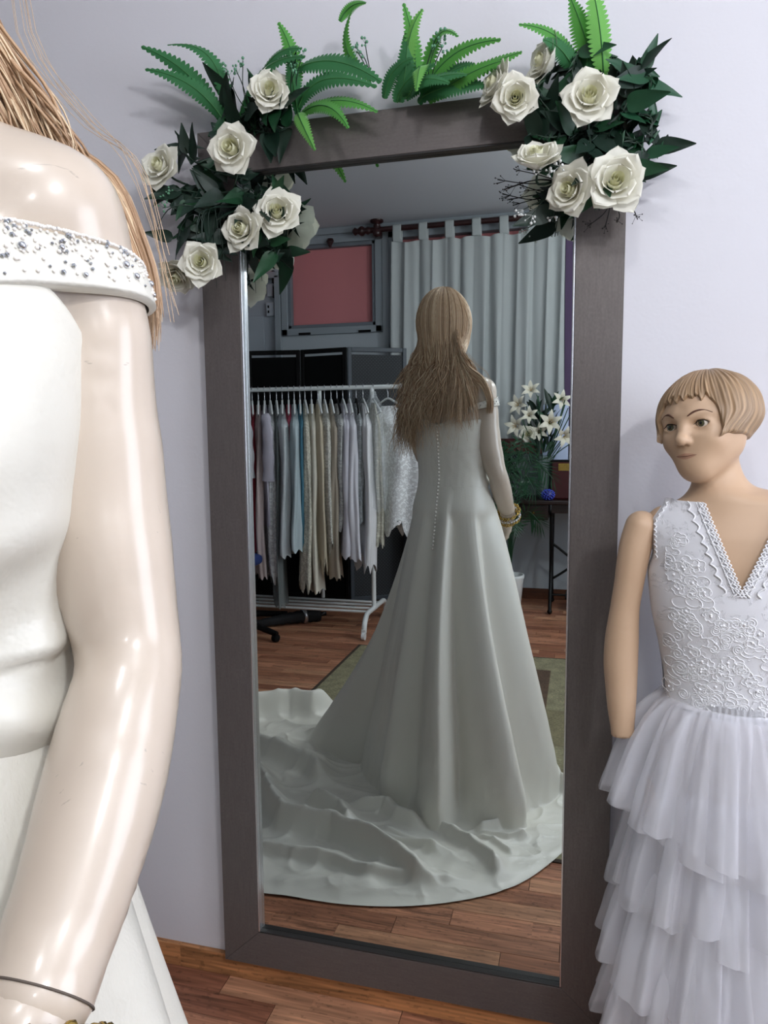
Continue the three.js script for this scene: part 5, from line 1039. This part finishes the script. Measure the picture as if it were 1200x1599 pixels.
  garment('white lace gown with a ragged hem, last on the right of the rack', 'dress', -1.19, .78, .225, .055, laceM2(0xfafbfc), { turn: -1.15, seed: 35, jag: .05, flare: 1.15, top: -.12 });
  garment('patterned grey-green lace dress hidden behind the last white gown', 'dress', -1.15, .7, .19, .03, laceM2(0x8d9a95), { turn: -1.0, seed: 37, top: -.2, z: RZ + .12 });
}
// rug under the gown
{
  const x0 = -1.28, x1 = 1.0, z0 = .68, z1 = 2.69;
  const rt = tex(512, 512, (x, y, u, v) => {
    const X = lerp(x0, x1, u), Z = lerp(z0, z1, v); let c = [134, 128, 100];
    const b = (a, bb, cc, d, col) => { if (X > a && X < bb && Z > cc && Z < d) c = col; };
    b(-.32, -.14, 1.89, 2.46, [86, 66, 50]); b(-.14, .3, 1.5, 1.89, [120, 112, 84]); b(.1, .5, 2.0, 2.5, [86, 66, 50]); b(-1.28, -.6, 1.0, 1.5, [120, 112, 84]); b(-.32, .0, .8, 1.3, [112, 104, 78]); b(.2, .6, .8, 1.2, [86, 66, 50]); b(-1.0, -.7, 1.8, 2.2, [122, 116, 90]);
    if (X < x0 + .015 || X > x1 - .015 || Z < z0 + .015 || Z > z1 - .015) c = [62, 50, 40];
    const k = .9 + .25 * noise.noise(X * 120, Z * 120, 1) + .12 * noise.noise(X * 20, Z * 20, 4); return c.map(q => q * k * 1.06);
  });
  const g = box(x1 - x0, .004, z1 - z0, 0, .002, 0, .001), p = g.attributes.position, uv = g.attributes.uv; for (let i = 0; i < p.count; i++) uv.setXY(i, p.getX(i) / (x1 - x0) + .5, p.getZ(i) / (z1 - z0) + .5);
  const t = obj('woven_rug', g, std({ map: rt, roughness: .95 })); t.position.set((x0 + x1) / 2, 0.0002, (z0 + z1) / 2); tag(t, 'thin olive rug with brown rectangles lying under the bridal gown', 'rug');
}
// swivel chair base and umbrella on the floor by the rack
{
  const t = thing('swivel_chair', 'black five-spoked chair base with a blue seat at the left of the rack', 'chair', [-2.2, 0, 2.78]);
  for (let k = 0; k < 5; k++) { const a = k / 5 * TAU - .35, c = cos(a), s = sin(a); obj('spoke', tube([V(0, .1, 0), V(c * .22, .085, s * .22), V(c * .44, .05, s * .44)], u => .026 - .009 * u, 8), M.black, t); obj('caster', new THREE.CylinderGeometry(.024, .024, .03, 14).rotateZ(PI / 2).rotateY(-a).translate(c * .43, .025, s * .43), M.black, t); }
  obj('column', cyl(.025, .03, .34, 0, .26, 0), M.black, t);
  obj('seat', new RoundedBoxGeometry(.4, .07, .4, 4, .03).translate(0, .46, 0), std({ color: 0x2b3f7a, roughness: .8 }), t);
  const u = thing('folded_umbrella', 'black folded umbrella lying on the floor under the clothes rack', 'umbrella', [-1.9, .03, 3.0]);
  const A = V(-.2, 0, -.2), B = V(.19, .015, .17);
  obj('canopy', tube(curve([A.toArray(), V(-.05, .012, -.05).toArray(), V(.08, .018, .07).toArray(), B.toArray()], 20), k => .018 + .03 * pow(k, .8) + .003 * sin(k * 60), 12), fabric(0x0d0d10), u);
  obj('strap', tube([V(.10, .017, .09), V(.115, .018, .105)], .052, 12), M.silver, u); obj('tip', tube([A, V(-.27, 0, -.27)], .005, 6), M.silver, u);
  obj('handle', tube([B, V(.225, .016, .205)], .016, 10), M.blackGloss, u);
}
// things on a dark chest between the rack and the gown
{
  const t = thing('chest_of_drawers', 'dark low chest of drawers behind the gown, between rack and curtain', 'chest', [-.88, 0, 3.82]);
  obj('carcass', box(.62, .74, .42, 0, .39, 0, .006), M.darkWood, t); obj('top', box(.66, .025, .45, 0, .7725, 0, .006), M.darkWood, t); obj('plinth', box(.58, .02, .38, 0, .01, 0, .002), M.black, t);
  for (let k = 0; k < 3; k++) { const d = obj('drawer', box(.57, .21, .018, 0, .16 + k * .235, -.218, .004), M.darkWood, t); obj('knob', ball(.013, 0, .16 + k * .235, -.236), M.gold, d); }
  const b = thing('cloth_bag', 'limp grey cloth bag on the dark chest beside the rack', 'bag', [-1.09, .785, 3.72]);
  obj('body', grid(40, 20, (u, v, o) => { const a = u * TAU, k = 1 - .25 * v + .06 * sin(a * 5 + v * 4); o.set(.095 * k * cos(a), v * .36, .055 * k * sin(a) * (1 - .7 * v)); }, true), fabric(0x8b9094), b);
  obj('handle', tube(curve([[-.04, .34, 0], [-.03, .43, 0], [.03, .43, 0], [.04, .34, 0]], 14), .006, 6), fabric(0x777c80), b);
  const q = thing('spray_bottle', 'pale blue spray bottle with a black cap next to the grey bag', 'bottle', [-.965, .785, 3.62]);
  obj('body', lathe([[0, 0], [.03, 0], [.032, .01], [.032, .11], [.022, .135], [.012, .15], [0, .15]], 18), std({ color: 0x86b6cf, roughness: .25 }), q); obj('cap', [cyl(.014, .016, .045, 0, .165, 0), box(.02, .03, .06, 0, .2, -.012, .006)], M.blackGloss, q);
  const v = thing('terracotta_vase', 'small orange vase half hidden behind the waist of the gown', 'vase', [-.88, .785, 3.74]);
  obj('body', lathe([[0, 0], [.04, 0], [.06, .06], [.055, .13], [.03, .19], [.036, .22], [.03, .22], [.024, .19]], 22), std({ color: 0xb4562f, roughness: .5 }), v);
  const p = spray('leafy_plant', 'small leafy plant showing between the white lace gown and the bride', 'plant', [-1.13, 1.2, 3.66], [[[-1.13, 1.12, 3.66], [-1.15, 1.2, 3.64], [-1.17, 1.26, 3.62]], [[-1.13, 1.12, 3.66], [-1.1, 1.19, 3.64], [-1.09, 1.24, 3.62]]], 77, 3, [M.leafIvy, M.leaf], 1.2);
}
// treadle table by the wall
{
  const t = thing('treadle_sewing_table', 'dark wooden table on the black iron legs of a treadle sewing machine', 'table', [.06, 0, 3.9]);
  obj('table_top', box(1.06, .03, .42, 0, .785, 0, .008), M.darkWood, t);
  obj('drawer_case', box(.2, .11, .36, -.38, .714, 0, .006), M.darkWood, t); const d = obj('drawer', box(.17, .08, .014, -.38, .714, -.186, .004), M.darkWood, t); obj('knob', ball(.01, -.38, .714, -.2), M.gold, d);
  obj('apron', box(.56, .06, .34, .02, .739, 0, .004), M.darkWood, t);
  for (const x of [-.26, .26]) {
    obj('iron_leg', [tube(curve([[x, .7, -.13], [x, .5, -.1], [x, .3, -.06], [x, .14, -.13], [x, .02, -.19]], 24), .013, 8), tube(curve([[x, .7, .13], [x, .5, .1], [x, .3, .06], [x, .14, .13], [x, .02, .19]], 24), .013, 8), tube([V(x, .7, -.15), V(x, .7, .15)], .014, 8), tube([V(x, .3, -.06), V(x, .3, .06)], .01, 6),
      tube(curve([[x, .66, -.1], [x, .55, .02], [x, .46, -.06], [x, .5, -.02], [x, .54, .0], [x, .6, .08]], 20), .007, 6), tube(curve([[x, .28, -.03], [x, .2, .05], [x, .12, -.04], [x, .16, -.07]], 18), .007, 6), ball(.018, x, .02, -.19), ball(.018, x, .02, .19)], M.iron, t);
  }
  obj('cross_brace', [tube(curve([[-.26, .46, .08], [0, .3, .09], [.26, .46, .08]], 20), .009, 6), tube(curve([[-.26, .2, .08], [0, .34, .09], [.26, .2, .08]], 20), .009, 6)], M.iron, t);
  obj('treadle', [box(.32, .015, .22, 0, .1, 0, .004), tube([V(-.26, .1, 0), V(.26, .1, 0)], .008, 6)], M.iron, t);
  const vx = -.262, vz = 3.84, vase = thing('glass_vase', 'tall clear glass vase holding the white lilies on the dark table', 'vase', [vx, .801, vz]);
  obj('glass', lathe([[0, 0], [.05, 0], [.055, .02], [.05, .15], [.06, .3], [.057, .3], [.046, .15], [.048, .02], [0, .012]], 28), std({ color: 0xbfd0cc, roughness: .05, transmission: .85, thickness: 0, ior: 1.45 }), vase);
  const gr = thing('bouquet_greenery', 'dark green leaves and stems fanning out of the glass vase', 'foliage', [vx, .82, vz]), r = rng(88);
  for (let i = 0; i < 16; i++) { const a = r() * TAU, e = [.2 * cos(a) * (.5 + r()), .38 + r() * .3, .12 * sin(a) - .05]; obj('stalk', tube(curve([[(r() - .5) * .04, 0, (r() - .5) * .04], [e[0] * .2, .25, e[2] * .3], e], 12), .0035, 5), M.leaf, gr); }
  for (let i = 0; i < 34; i++) {
    const a = r() * TAU, y = .27 + r() * .32, L = .12 + r() * .16, g = grid(4, 10, (u, v, o) => { const w = .018 * sin(PI * min(1, v * .93 + .07)); o.set((u * 2 - 1) * w, L * v - .5 * L * v * v * .6, .3 * L * v * v + .3 * abs(u * 2 - 1) * w); });
    const m = obj('leaf', g, r() < .5 ? M.leaf : M.leafDeep, gr); m.position.set((r() - .5) * .12, y, (r() - .5) * .1); m.rotation.set((r() - .5) * .9, a, (r() - .5) * 1.6);
  }
  for (const [x, y, z] of [[.012, .66, -.06], [-.03, .5, -.08]]) obj('blade', grid(4, 12, (u, v, o) => { const w = .014 * sin(PI * min(1, v * .95 + .05)); o.set(x + (u * 2 - 1) * w, y - .25 + .25 * v, z + .2 * abs(u * 2 - 1) * w); }), M.leafDeep, gr);
  // lilies
  const pG = grid(6, 10, (u, v, o) => { const uu = u * 2 - 1, w = .021 * pow(sin(PI * pow(v, .75) * .97 + .04), .8), b = .25 + 1.5 * v * v; o.set(uu * w, .055 * sin(min(b, 1.4)) * 0 + .075 * v * cos(b * .55), .01 + .075 * v * sin(b * .75) + .12 * abs(uu) * w - .0); });
  const lilyP = new THREE.Group(), lm = std({ color: 0xdad7c6, roughness: .7 });
  for (let k = 0; k < 6; k++) { const m = obj('petal', pG, lm, lilyP); m.rotation.order = 'YXZ'; m.rotation.y = k / 6 * TAU; }
  obj('stamens', [0, 1, 2, 3, 4].map(k => { const a = k / 5 * TAU; return tube([V(0, 0, 0), V(.008 * cos(a), .035, .008 * sin(a)), V(.018 * cos(a), .055, .018 * sin(a))], .0012, 4); }), std({ color: 0xb9933f, roughness: .7 }), lilyP);
  const fl = [['lily', 'highest white lily of the bouquet, towards the left', -.352, 1.545, 3.80, [-.1, .5, -1], 1.1], ['lily', 'white lily at the upper left edge of the bouquet', -.43, 1.45, 3.78, [-.4, .2, -1], 1.2], ['lily', 'spotted-looking open lily low on the left of the bouquet', -.445, 1.31, 3.77, [-.3, 0, -1], 1.25], ['lily', 'white lily just above the round rose of the bouquet', -.36, 1.38, 3.78, [0, .2, -1], 1.0],
    ['lily', 'white lily alone on a stalk at the top right of the bouquet', -.15, 1.48, 3.82, [.2, .2, -1], 1.1], ['lily', 'creamy open lily in the middle right of the bouquet', -.22, 1.33, 3.77, [.1, .1, -1], 1.35], ['lily', 'pale lily at the lower right edge of the bouquet', -.13, 1.24, 3.78, [.3, -.2, -1], 1.2], ['lily', 'half hidden white lily left of the creamy one', -.29, 1.27, 3.78, [0, 0, -1], 1.0]];
  for (const [nm, label, x, y, z, f, s] of fl) { const m = lilyP.clone(); m.name = numbered('lily'); tag(m, label, 'lily', 'lilies in the glass vase'); m.position.set(x, y, z); m.quaternion.setFromUnitVectors(V(0, 1, 0), V(...f).normalize()); m.scale.setScalar(s * .78); scene.add(m); }
  const rr = roseProto[1].clone(); rr.name = numbered('artificial_rose'); tag(rr, 'round cream rose low in the middle of the lily bouquet', 'rose'); rr.position.set(-.365, 1.25, 3.77); rr.quaternion.setFromUnitVectors(V(0, 1, 0), V(0, .1, -1).normalize()); rr.scale.setScalar(.085); scene.add(rr);
  const bb = thing('beaded_bowl', 'small deep blue beaded ball in front of the glass vase', 'ornament', [-.225, .80, 3.74]); obj('bowl', new THREE.SphereGeometry(.042, 20, 14).scale(1, .8, 1).translate(0, .036, 0), std({ color: 0x14206e, roughness: .15, clearcoat: 1 }), bb);
  const bd = []; for (let i = 0; i < 70; i++) { const a = i * 2.4, h = 1 - 2 * (i + .5) / 70, q = sqrt(1 - h * h); bd.push(ball(.006, .044 * q * cos(a), .036 + .035 * h, .044 * q * sin(a), 6, 5)); } stuff(obj('beads', bd, std({ color: 0x3b4fd0, roughness: .1, clearcoat: 1 }), bb));
  const rb = thing('jewellery_case', 'dark red case with a brass plate on the right of the table', 'case', [-.1, .8, 3.86]);
  obj('case', box(.22, .27, .16, 0, .135, 0, .012), std({ color: 0x3e0f14, roughness: .35 }), rb); obj('brass_plate', box(.12, .05, .004, 0, .225, -.0815, .001), M.gold, rb); obj('edge_trim', [box(.012, .27, .164, -.106, .135, 0, .003), box(.012, .27, .164, .106, .135, 0, .003), box(.224, .012, .164, 0, .265, 0, .003)], M.black, rb);
  const pb = thing('paper_bag', 'tall pale blue paper bag standing behind the flowers', 'bag', [-.19, .8, 4.02]); obj('bag', grid(4, 8, (u, v, o) => { const P = [[-.09, -.035], [.09, -.035], [.09, .035], [-.09, .035], [-.09, -.035]][Math.round(u * 4)]; o.set(P[0] * (1 - .02 * v), v * .66, P[1] * (1 - .3 * v)); }), std({ color: 0xb9c6e2, roughness: .6 }), pb);
}
// palm in a white pot
{
  const o = [-.47, 0, 3.62], t = thing('potted_palm', 'small palm in a white pot on the floor beside the dark table', 'plant', o), r = rng(99);
  obj('pot', lathe([[0, 0], [.07, 0], [.095, .26], [.1, .27], [.1, .29], [.085, .29], [.08, .24], [0, .24]], 24), M.whitePlastic, t);
  obj('soil', cyl(.08, .08, .01, 0, .24, 0, 20), std({ color: 0x1b120c, roughness: 1 }), t);
  for (let k = 0; k < 17; k++) {
    const a = r() * TAU, L = .35 + r() * .75, reach = .1 + r() * .13, pts = curve([[0, .24, 0], [reach * .2 * cos(a), .24 + L * .6, reach * .2 * sin(a)], [reach * .7 * cos(a), .24 + L, reach * .7 * sin(a) * .6], [reach * 1.25 * cos(a), .24 + L * .85, reach * 1.2 * sin(a) * .6]], 24), P = [], I = [];
    for (let i = 10; i < 25; i++) for (const s of [-1, 1]) { const p = pts[i], T = V().subVectors(pts[min(24, i + 1)], pts[i - 1]).normalize(), S = V().crossVectors(T, V(0, .3, 1)).normalize().multiplyScalar(s), e = p.clone().addScaledVector(S, .1 * sin(PI * (i - 8) / 18)).addScaledVector(T, .07).add(V(0, -.035, 0)), m = p.clone().lerp(e, .45).addScaledVector(T, .009), m2 = p.clone().lerp(e, .45).addScaledVector(T, -.007), q = P.length / 3; for (const w of [p, m, e, m2]) P.push(w.x, w.y, w.z); I.push(q, q + 1, q + 2, q, q + 2, q + 3); }
    const g = new THREE.BufferGeometry(); g.setAttribute('position', new THREE.Float32BufferAttribute(P, 3)); g.setIndex(I); g.computeVertexNormals(); const rib = tube(pts, .003, 5); rib.deleteAttribute('uv');
    obj('frond', merge([g, rib]), r() < .5 ? M.leaf : M.leafIvy, t);
  }
}
// red night light high beside the door, and the dark board leaning in the corner left of the mirror
{
  const t = thing('wall_lamp', 'small glowing red lamp in a copper shade high beside the door', 'lamp', [-2.52, 2.66, ZB - .1]);
  obj('shade', lathe([[.03, .03], [.075, -.03], [.078, -.04], [.072, -.04], [.028, .022]], 22), std({ color: 0x8d5a45, roughness: .3, metalness: .7 }), t);
  obj('bulb', ball(.022, 0, .05, -.02), new THREE.MeshStandardMaterial({ color: 0x400800, emissive: 0xff3010, emissiveIntensity: 1.6 }), t); obj('arm', tube(curve([[0, .03, 0], [0, .05, .05], [0, .04, .1]], 8), .006, 6), M.iron, t);
  const rl = new THREE.PointLight(0xff3010, .02, 0, 2); rl.position.set(0, .05, -.02); rl.shadow.radius = 1; rl.castShadow = true; rl.name = 'wall_lamp_light'; t.add(rl);
  const b = thing('framed_board', 'tall black glossy board in a thin wooden frame leaning on the wall behind the bride', 'board', [-1.5, 0, .1]); b.rotation.x = -.05;
  obj('board', box(.56, 1.36, .012, 0, .7, 0, .001), M.blackGloss, b);
  for (const x of [-1, 1]) obj('frame_stile', box(.024, 1.42, .03, x * .285, .712, 0, .003), std({ color: 0x8a5a3c, map: rep(grainTex, 2, 4), roughness: .5 }), b);
  for (const y of [.012, 1.412]) obj('frame_rail', box(.546, .024, .03, 0, y, 0, .003), std({ color: 0x8a5a3c, map: rep(grainTex, 2, 4), roughness: .5 }), b);
  obj('edge_strip', box(.003, 1.42, .031, .2985, .712, 0, .0005), M.whitePlastic, b);
}
scene.traverse(o => { if (o.isMesh) { o.castShadow = true; o.receiveShadow = true; } });
renderer.render(scene, camera);
